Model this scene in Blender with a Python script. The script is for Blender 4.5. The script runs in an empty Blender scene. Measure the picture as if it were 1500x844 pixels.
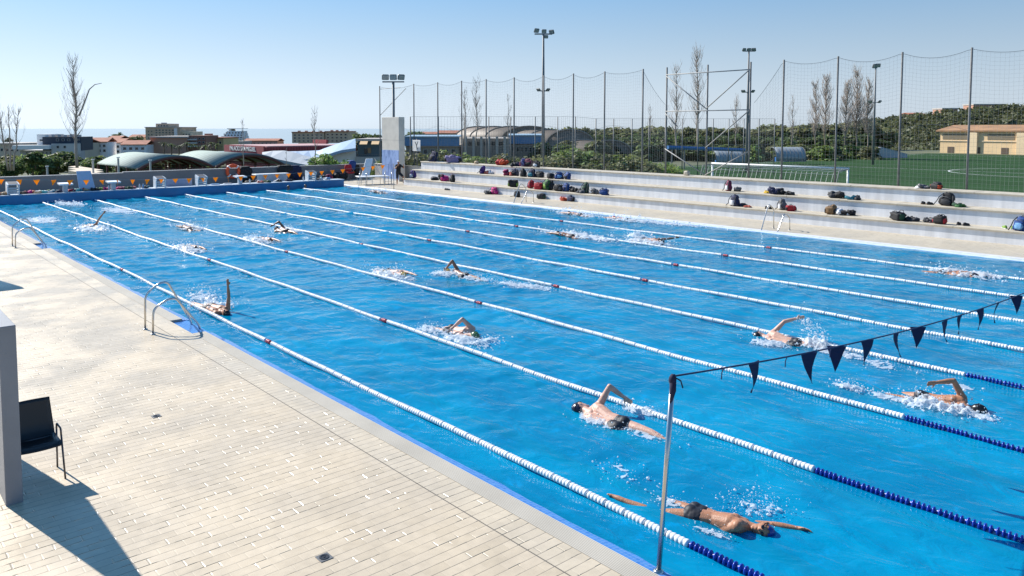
import bpy, math, random
import numpy as np
from mathutils import Vector, Matrix
from math import sin, cos, pi, radians
random.seed(7); RNG = np.random.default_rng(7)
sc = bpy.context.scene
COL = sc.collection

# ------------------------------------------------------------------ camera frame and its inverse (photo pixel -> real point)
CX, CY, FPX, H = 750.0, 265.0, 1145.3, 4.1
RIGHT = Vector((0.75335532, -0.65761369, 0.0)); UPV = Vector((0.04411282, 0.05053518, 0.99774759)); BACK = Vector((-0.65613247, -0.75165846, 0.06708014))
CAMLOC = Vector((0, 0, H))
def ray(px, py):
    return RIGHT*(px-CX) - UPV*(py-CY) - BACK*FPX
def G(px, py, z=0.0):
    r = ray(px, py); return CAMLOC + r*((z-H)/r.z)
def PX(px, py, X):
    r = ray(px, py); return CAMLOC + r*(X/r.x)
def PY(px, py, Y):
    r = ray(px, py); return CAMLOC + r*(Y/r.y)
def FAR(px, py, d):
    r = ray(px, py); return CAMLOC + r*(d/FPX)
def MPP(p):           # metres per photo pixel at a point
    return (Vector(p)-CAMLOC).dot(-BACK)/FPX

# ------------------------------------------------------------------ materials
MATS = {}
def mat(name, color, rough=0.6, metal=0.0, var=0.12, scale=6.0, bump=0.0, bscale=40.0, spec=0.5, emit=None, island=0.0, objrand=0.0, sss=0.0, stretch=None):
    if name in MATS: return MATS[name]
    m = bpy.data.materials.new(name); m.use_nodes = True; MATS[name] = m
    nt = m.node_tree; N = nt.nodes; L = nt.links
    b = N['Principled BSDF']
    b.inputs['Roughness'].default_value = rough; b.inputs['Metallic'].default_value = metal
    b.inputs['Specular IOR Level'].default_value = spec
    tc = N.new('ShaderNodeTexCoord')
    col = N.new('ShaderNodeRGB'); col.outputs[0].default_value = (*color, 1)
    hs = N.new('ShaderNodeHueSaturation'); L.new(col.outputs[0], hs.inputs['Color'])
    no = N.new('ShaderNodeTexNoise'); no.inputs['Scale'].default_value = scale; no.inputs['Detail'].default_value = 5
    if stretch:
        mps = N.new('ShaderNodeMapping'); mps.inputs['Scale'].default_value = stretch; L.new(tc.outputs['Object'], mps.inputs[0]); L.new(mps.outputs[0], no.inputs['Vector'])
    else: L.new(tc.outputs['Object'], no.inputs['Vector'])
    mr = N.new('ShaderNodeMapRange'); mr.inputs[1].default_value = .3; mr.inputs[2].default_value = .7
    mr.inputs[3].default_value = 1-var; mr.inputs[4].default_value = 1+var
    L.new(no.outputs['Fac'], mr.inputs[0])
    last = mr.outputs[0]
    def mulrand(sock, amt):
        nonlocal last
        r = N.new('ShaderNodeMapRange'); r.inputs[3].default_value = 1-amt; r.inputs[4].default_value = 1+amt
        L.new(sock, r.inputs[0])
        mm = N.new('ShaderNodeMath'); mm.operation = 'MULTIPLY'; L.new(last, mm.inputs[0]); L.new(r.outputs[0], mm.inputs[1]); last = mm.outputs[0]
    if island: 
        g = N.new('ShaderNodeNewGeometry'); mulrand(g.outputs['Random Per Island'], island)
    if objrand:
        g = N.new('ShaderNodeObjectInfo'); mulrand(g.outputs['Random'], objrand)
    L.new(last, hs.inputs['Value']); L.new(hs.outputs[0], b.inputs['Base Color'])
    if bump:
        nb = N.new('ShaderNodeTexNoise'); nb.inputs['Scale'].default_value = bscale; nb.inputs['Detail'].default_value = 4
        L.new(tc.outputs['Object'], nb.inputs['Vector'])
        bp = N.new('ShaderNodeBump'); bp.inputs['Strength'].default_value = bump; bp.inputs['Distance'].default_value = .02
        L.new(nb.outputs['Fac'], bp.inputs['Height']); L.new(bp.outputs[0], b.inputs['Normal'])
    if sss:
        b.inputs['Subsurface Weight'].default_value = sss; b.inputs['Subsurface Radius'].default_value = (.012,.005,.003)
    return m

def nodes(name):
    m = bpy.data.materials.new(name); m.use_nodes = True; MATS[name] = m
    return m, m.node_tree.nodes, m.node_tree.links

# ------------------------------------------------------------------ mesh builder
class MB:
    def __init__(s): s.v = []; s.f = []
    def add(s, vs, fs):
        o = len(s.v); s.v += [tuple(v) for v in vs]; s.f += [tuple(i+o for i in f) for f in fs]; return s
    def box(s, c, d, rz=0.0, bev=0.0, M=None):
        x, y, z = d[0]/2, d[1]/2, d[2]/2
        if bev <= 0:
            vs = [(sx*x, sy*y, sz*z) for sz in (-1,1) for sy in (-1,1) for sx in (-1,1)]
            fs = [(0,2,3,1),(4,5,7,6),(0,1,5,4),(2,6,7,3),(0,4,6,2),(1,3,7,5)]
        else:
            b = min(bev, x*.9, y*.9, z*.9); vs = []; idx = {}
            for sx in (-1,1):
                for sy in (-1,1):
                    for sz in (-1,1):
                        for k, p in enumerate([(sx*x, sy*(y-b), sz*(z-b)), (sx*(x-b), sy*y, sz*(z-b)), (sx*(x-b), sy*(y-b), sz*z)]):
                            idx[(sx,sy,sz,k)] = len(vs); vs.append(p)
            fs = []
            I = lambda a,b_,c_,k: idx[(a,b_,c_,k)]
            for a in (-1,1):
                fs.append([I(a,-1,-1,0),I(a,1,-1,0),I(a,1,1,0),I(a,-1,1,0)][::a]); fs.append([I(-1,a,-1,1),I(1,a,-1,1),I(1,a,1,1),I(-1,a,1,1)][::-a]); fs.append([I(-1,-1,a,2),I(1,-1,a,2),I(1,1,a,2),I(-1,1,a,2)][::a])
            for a in (-1,1):
                for b2 in (-1,1):
                    fs.append([I(a,b2,-1,0),I(a,b2,1,0),I(a,b2,1,1),I(a,b2,-1,1)][::a*b2]); fs.append([I(a,-1,b2,0),I(a,1,b2,0),I(a,1,b2,2),I(a,-1,b2,2)][::-a*b2]); fs.append([I(-1,a,b2,1),I(1,a,b2,1),I(1,a,b2,2),I(-1,a,b2,2)][::a*b2])
                    for c2 in (-1,1): fs.append([I(a,b2,c2,0),I(a,b2,c2,1),I(a,b2,c2,2)][::a*b2*c2])
        if M is None: M = Matrix.Rotation(rz, 3, 'Z')
        c = Vector(c)
        return s.add([c + M @ Vector(v) for v in vs], fs)
    def bx(s, x0,x1,y0,y1,z0,z1,bev=0.0):
        return s.box(((x0+x1)/2,(y0+y1)/2,(z0+z1)/2),(x1-x0,y1-y0,z1-z0),0,bev)
    def tube(s, pts, r, n=8, caps=True):
        P = [Vector(p) for p in pts]; rs = r if isinstance(r,(list,tuple)) else [r]*len(P)
        T0 = (P[1]-P[0]).normalized(); a = Vector((0,0,1)) if abs(T0.z)<.9 else Vector((1,0,0))
        u = T0.cross(a).normalized(); vs = []; fs = []
        for i,p in enumerate(P):
            t = ((P[i]-P[i-1]) if i==len(P)-1 else (P[i+1]-P[i]) if i==0 else (P[i+1]-P[i]).normalized()+(P[i]-P[i-1]).normalized()).normalized()
            u = (u - t*u.dot(t)); u = u.normalized() if u.length>1e-6 else t.orthogonal().normalized()
            w = t.cross(u)
            for k in range(n):
                an = 2*pi*k/n; vs.append(p + (u*cos(an)+w*sin(an))*rs[i])
        for i in range(len(P)-1):
            for k in range(n):
                k2 = (k+1)%n; fs.append((i*n+k, i*n+k2, (i+1)*n+k2, (i+1)*n+k))
        if caps: fs.append(tuple(range(n-1,-1,-1))); fs.append(tuple((len(P)-1)*n+k for k in range(n)))
        return s.add(vs, fs)
    def lathe(s, c, prof, n=12, M=None):
        c = Vector(c); M = M or Matrix.Identity(3); vs = []; fs = []
        for r,z in prof:
            for k in range(n):
                an = 2*pi*k/n; vs.append(c + M @ Vector((r*cos(an), r*sin(an), z)))
        for i in range(len(prof)-1):
            for k in range(n):
                k2=(k+1)%n; fs.append((i*n+k,i*n+k2,(i+1)*n+k2,(i+1)*n+k))
        fs.append(tuple(range(n-1,-1,-1))); fs.append(tuple((len(prof)-1)*n+k for k in range(n)))
        return s.add(vs, fs)
    def prism(s, poly, vec):          # extrude a planar polygon (list of 3d points) along vec
        P = [Vector(p) for p in poly]; v = Vector(vec); n = len(P)
        vs = P + [p+v for p in P]
        nrm = Vector((0,0,0))
        for i in range(n): nrm += P[i].cross(P[(i+1)%n])
        fl = nrm.dot(v) > 0
        fs = [tuple(range(n-1,-1,-1)) if fl else tuple(range(n)), tuple(range(n,2*n)) if fl else tuple(range(2*n-1,n-1,-1))]
        for i in range(n):
            j=(i+1)%n; fs.append((i,j,n+j,n+i) if fl else (j,i,n+i,n+j))
        return s.add(vs, fs)
    def ell(s, c, r, n=10, m=6, M=None, e=1.0, noise=0.0, nf=3.0, seed=0):
        c = Vector(c); M = M or Matrix.Identity(3); vs=[]; fs=[]
        rd = random.Random(seed); ph = [rd.uniform(0,6.28) for _ in range(6)]
        def sp(x): return math.copysign(abs(x)**e, x)
        def pt(th, an):
            x,y,z = sp(cos(th))*sp(cos(an)), sp(cos(th))*sp(sin(an)), sp(sin(th))
            k = 1.0
            if noise:
                k += noise*(sin(nf*x*2+ph[0])+sin(nf*y*2.3+ph[1])+sin(nf*z*1.9+ph[2])+.6*sin(nf*2.2*(x+y)+ph[3])+.6*sin(nf*2.4*(y-z)+ph[4]))/3
            return c + M @ Vector((x*r[0]*k,y*r[1]*k,z*r[2]*k))
        vs.append(pt(-pi/2,0))
        for i in range(1,m):
            for k in range(n): vs.append(pt(-pi/2+pi*i/m, 2*pi*k/n))
        vs.append(pt(pi/2,0))
        for k in range(n): fs.append((0, 1+(k+1)%n, 1+k))
        for i in range(m-2):
            for k in range(n):
                a=1+i*n+k; b=1+i*n+(k+1)%n; fs.append((a,b,b+n,a+n))
        o=1+(m-2)*n; t=len(vs)-1
        for k in range(n): fs.append((o+k,o+(k+1)%n,t))
        return s.add(vs, fs)
    def build(s, name, m, parent=None, smooth=False, loc=None, world=True):
        me = bpy.data.meshes.new(name)
        off = Vector((0,0,0))
        if parent is not None and world: off = Vector(parent.get('_org',(0,0,0)))
        if parent is None and loc is not None and world: off = Vector(loc)
        me.from_pydata([(v[0]-off.x, v[1]-off.y, v[2]-off.z) for v in s.v], [], s.f); me.update()
        if smooth: me.polygons.foreach_set('use_smooth', [True]*len(me.polygons))
        if m: me.materials.append(m)
        o = bpy.data.objects.new(name, me); COL.objects.link(o)
        if parent is not None:
            o.parent = parent; o['_org'] = tuple(off)
        else:
            o.location = off; o['_org'] = tuple(off)
        return o

def np_mesh(name, V, F, m, parent=None, smooth=False):
    me = bpy.data.meshes.new(name); V = np.asarray(V, dtype=np.float32); F = np.asarray(F, dtype=np.int32); k = F.shape[1]
    me.vertices.add(len(V)); me.vertices.foreach_set('co', V.ravel())
    me.loops.add(F.size); me.loops.foreach_set('vertex_index', F.ravel())
    me.polygons.add(len(F)); me.polygons.foreach_set('loop_start', np.arange(0, F.size, k, dtype=np.int32)); me.polygons.foreach_set('loop_total', np.full(len(F), k, dtype=np.int32))
    if smooth: me.polygons.foreach_set('use_smooth', np.ones(len(F), dtype=bool))
    me.update(calc_edges=True)
    if m: me.materials.append(m)
    o = bpy.data.objects.new(name, me); COL.objects.link(o)
    if parent is not None: o.parent = parent
    o['_org'] = (0,0,0)
    return o

def tag(o, label=None, cat=None, group=None, kind=None):
    if label: o['label'] = label
    if cat: o['category'] = cat
    if group: o['group'] = group
    if kind: o['kind'] = kind
    return o
def thing(name, label, cat, loc=(0,0,0), group=None):
    o = bpy.data.objects.new(name, None); COL.objects.link(o); o.empty_display_size = .2
    o.location = loc; o['_org'] = tuple(loc)
    return tag(o, label, cat, group)
def dup(root, loc, rz=0.0, label=None, group=None, scale=None):
    r = root.copy(); COL.objects.link(r); r.location = loc; r.rotation_euler = (0,0,rz)
    if scale: r.scale = scale if isinstance(scale,(tuple,list)) else (scale,)*3
    if label: r['label'] = label
    if group: r['group'] = group
    for ch in list(root.children):
        c = ch.copy(); COL.objects.link(c); c.parent = r
        for g in list(ch.children):
            d = g.copy(); COL.objects.link(d); d.parent = c
    return r
def struct(o): o['kind'] = 'structure'; return o
# ------------------------------------------------------------------ camera, sky, sun
cam = bpy.data.cameras.new('camera'); co = bpy.data.objects.new('camera', cam); COL.objects.link(co); sc.camera = co
cam.sensor_width = 36; cam.lens = 36*FPX/1500; cam.shift_y = -(422-265)/1500; cam.clip_start = .1; cam.clip_end = 90000
mw = Matrix.Identity(4)
for i, a in enumerate((RIGHT, UPV, BACK)):
    for j in range(3): mw[j][i] = a[j]
mw.translation = CAMLOC; co.matrix_world = mw
SUN = Vector((-.165, .79, .588)).normalized()
w = bpy.data.worlds.new('World'); sc.world = w; w.use_nodes = True
nt = w.node_tree; bg = nt.nodes['Background']; sk = nt.nodes.new('ShaderNodeTexSky'); sk.sky_type = 'NISHITA'; sk.sun_disc = False
sk.sun_elevation = math.asin(SUN.z); sk.sun_rotation = math.atan2(SUN.x, SUN.y); sk.altitude = 0; sk.air_density = .85; sk.dust_density = .25; sk.ozone_density = 2.2
tn = nt.nodes.new('ShaderNodeMix'); tn.data_type='RGBA'; tn.blend_type='MULTIPLY'; tn.inputs['Factor'].default_value=1; tn.inputs['B'].default_value=(.54,1.06,1.36,1); gm = nt.nodes.new('ShaderNodeGamma'); gm.inputs[1].default_value=.70; nt.links.new(sk.outputs[0], gm.inputs[0]); sat = nt.nodes.new('ShaderNodeHueSaturation'); sat.inputs['Saturation'].default_value=1.25; nt.links.new(gm.outputs[0], sat.inputs['Color']); nt.links.new(sat.outputs[0], tn.inputs['A'])
geo = nt.nodes.new('ShaderNodeTexCoord'); sx = nt.nodes.new('ShaderNodeSeparateXYZ'); nt.links.new(geo.outputs['Generated'], sx.inputs[0])
el = nt.nodes.new('ShaderNodeMapRange'); el.inputs[1].default_value=.0; el.inputs[2].default_value=.30; el.inputs[3].default_value=.92; el.inputs[4].default_value=.05; el.interpolation_type='SMOOTHSTEP'; nt.links.new(sx.outputs[2], el.inputs[0])
bw = nt.nodes.new('ShaderNodeRGBToBW'); nt.links.new(gm.outputs[0], bw.inputs[0])
hz_ = nt.nodes.new('ShaderNodeMix'); hz_.data_type='RGBA'; hz_.blend_type='MULTIPLY'; hz_.inputs['Factor'].default_value=1; hz_.inputs['B'].default_value=(.92,1.02,1.16,1); nt.links.new(bw.outputs[0], hz_.inputs['A'])
fx_ = nt.nodes.new('ShaderNodeMix'); fx_.data_type='RGBA'; nt.links.new(el.outputs[0], fx_.inputs['Factor']); nt.links.new(tn.outputs['Result'], fx_.inputs['A']); nt.links.new(hz_.outputs['Result'], fx_.inputs['B'])
nt.links.new(fx_.outputs['Result'], bg.inputs['Color']); bg.inputs['Strength'].default_value = .117
sl = bpy.data.lights.new('sun', 'SUN'); sl.energy = 4.6; sl.angle = radians(.53); sl.color = (1, .955, .89)
so = bpy.data.objects.new('sun', sl); COL.objects.link(so); so.rotation_euler = SUN.to_track_quat('Z','Y').to_euler(); so.location = (0,0,60)
sc.view_settings.view_transform = 'Standard'; sc.view_settings.look = 'None'; sc.view_settings.gamma = 1; sc.view_settings.exposure = 0.72
sc.view_settings.use_curve_mapping = False
sc.render.engine = 'CYCLES'; sc.cycles.max_bounces = 8; sc.cycles.transparent_max_bounces = 24; sc.cycles.glossy_bounces = 3; sc.cycles.diffuse_bounces = 3
sc.cycles.sample_clamp_indirect = 6; sc.cycles.caustics_reflective = False; sc.cycles.caustics_refractive = False
sc.cycles.use_denoising = True

# ------------------------------------------------------------------ special materials
def tile_mat(name, c1, c2, mortar, bw, rh, off=(0,0), rough=(.34,.56), wet=.5, vj=.05):
    m, N, L = nodes(name); b = N['Principled BSDF']
    tc = N.new('ShaderNodeTexCoord'); mp = N.new('ShaderNodeMapping'); L.new(tc.outputs['Object'], mp.inputs[0]); mp.inputs['Location'].default_value = (*off,0)
    br = N.new('ShaderNodeTexBrick'); L.new(mp.outputs[0], br.inputs['Vector'])
    br.inputs['Color1'].default_value = (*c1,1); br.inputs['Color2'].default_value = (*c2,1); br.inputs['Mortar'].default_value = (*mortar,1)
    br.inputs['Scale'].default_value = 1; br.inputs['Brick Width'].default_value = bw; br.inputs['Row Height'].default_value = rh
    br.inputs['Mortar Size'].default_value = .0045; br.inputs['Mortar Smooth'].default_value = .2; br.inputs['Bias'].default_value = -.1
    br.inputs['Mortar Size'].default_value = .0001
    rw = N.new('ShaderNodeTexBrick'); L.new(mp.outputs[0], rw.inputs['Vector']); rw.inputs['Scale'].default_value=1; rw.inputs['Brick Width'].default_value=900; rw.inputs['Row Height'].default_value=rh; rw.inputs['Mortar Size'].default_value=.0052; rw.inputs['Mortar Smooth'].default_value=.3
    vb = N.new('ShaderNodeTexBrick'); L.new(mp.outputs[0], vb.inputs['Vector']); vb.inputs['Scale'].default_value=1; vb.inputs['Brick Width'].default_value=bw; vb.inputs['Row Height'].default_value=rh; vb.inputs['Mortar Size'].default_value=.005; vb.inputs['Mortar Smooth'].default_value=.6
    vb2 = N.new('ShaderNodeTexBrick'); L.new(mp.outputs[0], vb2.inputs['Vector']); vb2.inputs['Scale'].default_value=1; vb2.inputs['Brick Width'].default_value=bw; vb2.inputs['Row Height'].default_value=rh; vb2.inputs['Mortar Size'].default_value=.011; vb2.inputs['Mortar Smooth'].default_value=1.0
    nr = N.new('ShaderNodeTexNoise'); nr.inputs['Scale'].default_value=1.7; nr.inputs['Detail'].default_value=4; L.new(mp.outputs[0], nr.inputs['Vector'])
    nrm_ = N.new('ShaderNodeMapRange'); nrm_.inputs[1].default_value=.35; nrm_.inputs[2].default_value=.65; nrm_.inputs[3].default_value=.45; nrm_.inputs[4].default_value=.98; L.new(nr.outputs['Fac'], nrm_.inputs[0])
    rwm = N.new('ShaderNodeMath'); rwm.operation='MULTIPLY'; L.new(rw.outputs['Fac'], rwm.inputs[0]); L.new(nrm_.outputs[0], rwm.inputs[1])
    vbm = N.new('ShaderNodeMath'); vbm.operation='MULTIPLY'; L.new(vb.outputs['Fac'], vbm.inputs[0]); vbm.inputs[1].default_value=vj
    jm = N.new('ShaderNodeMath'); jm.operation='MAXIMUM'; L.new(rwm.outputs[0], jm.inputs[0]); L.new(vbm.outputs[0], jm.inputs[1])
    jx = N.new('ShaderNodeMix'); jx.data_type='RGBA'; L.new(jm.outputs[0], jx.inputs['Factor']); L.new(br.outputs['Color'], jx.inputs['A']); jx.inputs['B'].default_value=(*mortar,1)
    n1 = N.new('ShaderNodeTexNoise'); n1.inputs['Scale'].default_value = .55; n1.inputs['Detail'].default_value = 6; n1.inputs['Roughness'].default_value = .6
    L.new(tc.outputs['Object'], n1.inputs['Vector'])
    cr = N.new('ShaderNodeMapRange'); cr.inputs[1].default_value = .38; cr.inputs[2].default_value = .66; cr.inputs[3].default_value = .95; cr.inputs[4].default_value = 1.03
    L.new(n1.outputs['Fac'], cr.inputs[0])
    n2 = N.new('ShaderNodeTexNoise'); n2.inputs['Scale'].default_value = 9; n2.inputs['Detail'].default_value = 5; L.new(tc.outputs['Object'], n2.inputs['Vector'])
    c2_ = N.new('ShaderNodeMapRange'); c2_.inputs[1].default_value=.3; c2_.inputs[2].default_value=.7; c2_.inputs[3].default_value=.92; c2_.inputs[4].default_value=1.06; L.new(n2.outputs['Fac'], c2_.inputs[0])
    mu = N.new('ShaderNodeMath'); mu.operation='MULTIPLY'; L.new(cr.outputs[0], mu.inputs[0]); L.new(c2_.outputs[0], mu.inputs[1])
    hs = N.new('ShaderNodeHueSaturation'); L.new(jx.outputs['Result'], hs.inputs['Color']); L.new(mu.outputs[0], hs.inputs['Value']); L.new(hs.outputs[0], b.inputs['Base Color'])
    n3 = N.new('ShaderNodeTexNoise'); n3.inputs['Scale'].default_value = .9; n3.inputs['Detail'].default_value = 5; L.new(mp.outputs[0], n3.inputs['Vector'])
    rr = N.new('ShaderNodeMapRange'); rr.inputs[1].default_value=.42; rr.inputs[2].default_value=.62; rr.inputs[3].default_value=rough[0]; rr.inputs[4].default_value=rough[1]; L.new(n3.outputs['Fac'], rr.inputs[0])
    rm = N.new('ShaderNodeMix'); rm.data_type='FLOAT'; gm_ = N.new('ShaderNodeTexNoise'); gm_.inputs['Scale'].default_value=4.3; gm_.inputs['Detail'].default_value=3; L.new(mp.outputs[0], gm_.inputs['Vector']); gr_ = N.new('ShaderNodeMapRange'); gr_.inputs[1].default_value=.53; gr_.inputs[2].default_value=.60; L.new(gm_.outputs['Fac'], gr_.inputs[0]); gx_ = N.new('ShaderNodeMath'); gx_.operation='MULTIPLY'; L.new(gr_.outputs[0], gx_.inputs[0]); L.new(vb2.outputs['Fac'], gx_.inputs[1]); L.new(gx_.outputs[0], rm.inputs['Factor']); L.new(rr.outputs[0], rm.inputs['A']); rm.inputs['B'].default_value=.13; L.new(rm.outputs['Result'], b.inputs['Roughness'])
    inv = N.new('ShaderNodeMath'); inv.operation='SUBTRACT'; inv.inputs[0].default_value=1; L.new(vb2.outputs['Fac'], inv.inputs[1])
    ad = N.new('ShaderNodeMath'); ad.operation='MULTIPLY_ADD'; L.new(n2.outputs['Fac'], ad.inputs[0]); ad.inputs[1].default_value=.15; L.new(inv.outputs[0], ad.inputs[2])
    bp = N.new('ShaderNodeBump'); bs_ = N.new('ShaderNodeMapRange'); bs_.inputs[3].default_value=.18; bs_.inputs[4].default_value=1.0; L.new(gr_.outputs[0], bs_.inputs[0]); L.new(bs_.outputs[0], bp.inputs['Strength']); bp.inputs['Distance'].default_value=.0052; L.new(ad.outputs[0], bp.inputs['Height']); L.new(bp.outputs[0], b.inputs['Normal'])
    return m
M_DECK = tile_mat('deck_tile', (.60,.495,.355), (.55,.45,.315), (.20,.165,.12), .245, .125)
M_DECKF = tile_mat('deck_tile_far', (.55,.48,.37), (.50,.435,.33), (.33,.29,.22), .245, .125, (.1,.04), (.4,.7))
M_EDGE = tile_mat('edge_tile', (.60,.505,.37), (.56,.47,.34), (.15,.12,.09), .37, .125, (.03,0), vj=0)

def stripe_mat(name, c, cd, freq, axis='X', rough=.5):
    m, N, L = nodes(name); b = N['Principled BSDF']; tc = N.new('ShaderNodeTexCoord')
    wv = N.new('ShaderNodeTexWave'); wv.bands_direction = axis; wv.inputs['Scale'].default_value = freq; wv.inputs['Distortion'].default_value = 0; L.new(tc.outputs['Object'], wv.inputs['Vector'])
    mx = N.new('ShaderNodeMix'); mx.data_type='RGBA'; mx.inputs['A'].default_value=(*cd,1); mx.inputs['B'].default_value=(*c,1)
    mr = N.new('ShaderNodeMapRange'); mr.inputs[1].default_value=.15; mr.inputs[2].default_value=.5; L.new(wv.outputs['Fac'], mr.inputs[0]); L.new(mr.outputs[0], mx.inputs['Factor'])
    n2 = N.new('ShaderNodeTexNoise'); n2.inputs['Scale'].default_value=1.3; n2.inputs['Detail'].default_value=5; L.new(tc.outputs['Object'], n2.inputs['Vector'])
    hs = N.new('ShaderNodeHueSaturation'); L.new(mx.outputs['Result'], hs.inputs['Color']); r2=N.new('ShaderNodeMapRange'); r2.inputs[1].default_value=.3; r2.inputs[2].default_value=.7; r2.inputs[3].default_value=.86; r2.inputs[4].default_value=1.05; L.new(n2.outputs['Fac'], r2.inputs[0]); L.new(r2.outputs[0], hs.inputs['Value'])
    L.new(hs.outputs[0], b.inputs['Base Color']); b.inputs['Roughness'].default_value = rough
    bp = N.new('ShaderNodeBump'); b.inputs['Specular IOR Level'].default_value=.25; bp.inputs['Strength'].default_value=.6; bp.inputs['Distance'].default_value=.01; L.new(wv.outputs['Fac'], bp.inputs['Height']); L.new(bp.outputs[0], b.inputs['Normal'])
    return m
M_GRATE = stripe_mat('gutter_grate', (.60,.55,.46), (.34,.31,.26), 15.0, rough=.8)

def mosaic_mat(name, c1, c2, mortar, size, rough=.25):
    m, N, L = nodes(name); b = N['Principled BSDF']; tc = N.new('ShaderNodeTexCoord')
    br = N.new('ShaderNodeTexBrick'); br.offset = 0; L.new(tc.outputs['Object'], br.inputs['Vector'])
    for k, c in (('Color1',c1),('Color2',c2),('Mortar',mortar)): br.inputs[k].default_value=(*c,1)
    br.inputs['Scale'].default_value=1; br.inputs['Brick Width'].default_value=size; br.inputs['Row Height'].default_value=size; br.inputs['Mortar Size'].default_value=size*.05
    L.new(br.outputs['Color'], b.inputs['Base Color']); b.inputs['Roughness'].default_value=rough
    return m
M_LIP = mosaic_mat('overflow_lip', (.04,.17,.50), (.08,.25,.58), (.2,.33,.58), .05, .12)
M_BASIN = mosaic_mat('pool_basin', (.03,.44,.76), (.05,.52,.80), (.12,.58,.82), .30, .3)
M_BULK = mat('blue_paint', (.012,.19,.40), .35, var=.12, scale=1.5)

# water: fresnel reflection over a blue body that is half clear
m, N, L = nodes('water'); M_WATER = m
for n in list(N): 
    if n.type != 'OUTPUT_MATERIAL': N.remove(n)
out = N['Material Output']; tc = N.new('ShaderNodeTexCoord')
nz = N.new('ShaderNodeTexNoise'); nz.inputs['Scale'].default_value = 9; nz.inputs['Detail'].default_value = 3; L.new(tc.outputs['Object'], nz.inputs['Vector'])
mpw = N.new('ShaderNodeMapping'); mpw.inputs['Scale'].default_value=(1.0,.55,1); L.new(tc.outputs['Object'], mpw.inputs[0])
nz2 = N.new('ShaderNodeTexNoise'); nz2.inputs['Scale'].default_value = 3.2; nz2.inputs['Detail'].default_value = 4; nz2.inputs['Distortion'].default_value=1.2; L.new(mpw.outputs[0], nz2.inputs['Vector'])
bp1 = N.new('ShaderNodeBump'); bp1.inputs['Strength'].default_value=.10; bp1.inputs['Distance'].default_value=.03; L.new(nz.outputs['Fac'], bp1.inputs['Height'])
bp2 = N.new('ShaderNodeBump'); bp2.inputs['Strength'].default_value=.30; bp2.inputs['Distance'].default_value=.10; L.new(nz2.outputs['Fac'], bp2.inputs['Height']); L.new(bp1.outputs[0], bp2.inputs['Normal'])
fr = N.new('ShaderNodeFresnel'); fr.inputs['IOR'].default_value=1.33; L.new(bp2.outputs[0], fr.inputs['Normal'])
gl = N.new('ShaderNodeBsdfGlossy'); gl.inputs['Roughness'].default_value=.04; L.new(bp2.outputs[0], gl.inputs['Normal'])
tr = N.new('ShaderNodeBsdfTransparent'); tr.inputs['Color'].default_value=(.07,.70,.95,1)
df = N.new('ShaderNodeBsdfDiffuse'); 
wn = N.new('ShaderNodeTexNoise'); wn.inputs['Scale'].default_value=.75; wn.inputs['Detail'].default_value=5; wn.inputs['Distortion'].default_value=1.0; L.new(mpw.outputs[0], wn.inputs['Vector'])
wc = N.new('ShaderNodeMix'); wc.data_type='RGBA'; wc.inputs['A'].default_value=(.0,.345,.635,1); wc.inputs['B'].default_value=(.0,.50,.85,1)  # blue mottling: aerated water, plus the underwater light pattern painted into the colour
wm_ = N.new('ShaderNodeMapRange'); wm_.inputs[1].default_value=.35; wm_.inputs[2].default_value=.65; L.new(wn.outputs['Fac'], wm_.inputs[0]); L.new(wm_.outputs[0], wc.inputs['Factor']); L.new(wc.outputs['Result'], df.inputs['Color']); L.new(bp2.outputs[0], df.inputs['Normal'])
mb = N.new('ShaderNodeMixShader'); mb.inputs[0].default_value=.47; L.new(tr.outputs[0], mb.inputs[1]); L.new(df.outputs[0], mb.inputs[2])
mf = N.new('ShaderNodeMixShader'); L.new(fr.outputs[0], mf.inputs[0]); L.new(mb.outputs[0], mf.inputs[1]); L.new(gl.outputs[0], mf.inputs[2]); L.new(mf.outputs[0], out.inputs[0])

M_SEA = mat('sea', (.10,.20,.27), .12, var=.1, scale=.002)
M_STEEL = mat('steel', (.55,.54,.52), .22, 1.0, var=.05)
M_GALV = mat('galvanised', (.20,.20,.195), .6, .1, var=.15, scale=3)
M_WHITE = mat('white_paint', (.78,.78,.77), .5, var=.06, scale=2, bump=.05)
M_RISER = mat('white_riser', (.76,.765,.78), .6, var=.13, scale=1.3, bump=.15, bscale=14, stretch=(1,2.5,.22))
M_NOSE = mat('stone_nosing', (.50,.44,.34), .6, var=.14, scale=3, bump=.15)
M_CONC = mat('concrete', (.47,.45,.42), .75, var=.12, scale=1.4, bump=.2)
M_GREYW = mat('grey_render', (.19,.195,.205), .8, var=.10, scale=.9, bump=.15)
M_PILL = mat('grey_pillar', (.215,.23,.255), .55, var=.14, scale=1.3, bump=.08)
M_TOWER = mat('tower_render', (.66,.61,.53), .75, var=.10, scale=1.5, bump=.1)
M_BLACKP = mat('black_plastic', (.012,.012,.014), .4, var=.1)
M_NAVY = mat('navy_cloth', (.008,.010,.04), .8, var=.15)
def cloth_trans(name, c, f):
    m, N, L = nodes(name); b = N['Principled BSDF']; b.inputs['Base Color'].default_value=(*c,1); b.inputs['Roughness'].default_value=.7; t_ = N.new('ShaderNodeBsdfTranslucent'); t_.inputs['Color'].default_value=(*c,1); x_ = N.new('ShaderNodeMixShader'); x_.inputs[0].default_value=f
    L.new(b.outputs[0], x_.inputs[1]); L.new(t_.outputs[0], x_.inputs[2]); L.new(x_.outputs[0], N['Material Output'].inputs[0]); return m
M_YEL = cloth_trans('yellow_flag', (.88,.42,.015), .55)
M_ROPE = mat('dark_cord', (.02,.03,.09), .7)
M_FLOATW = mat('white_float', (.80,.80,.80), .4, var=.06, scale=3, objrand=.06)
M_FLOATB = mat('blue_float', (.008,.045,.36), .3, var=.1, objrand=.1)
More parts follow.
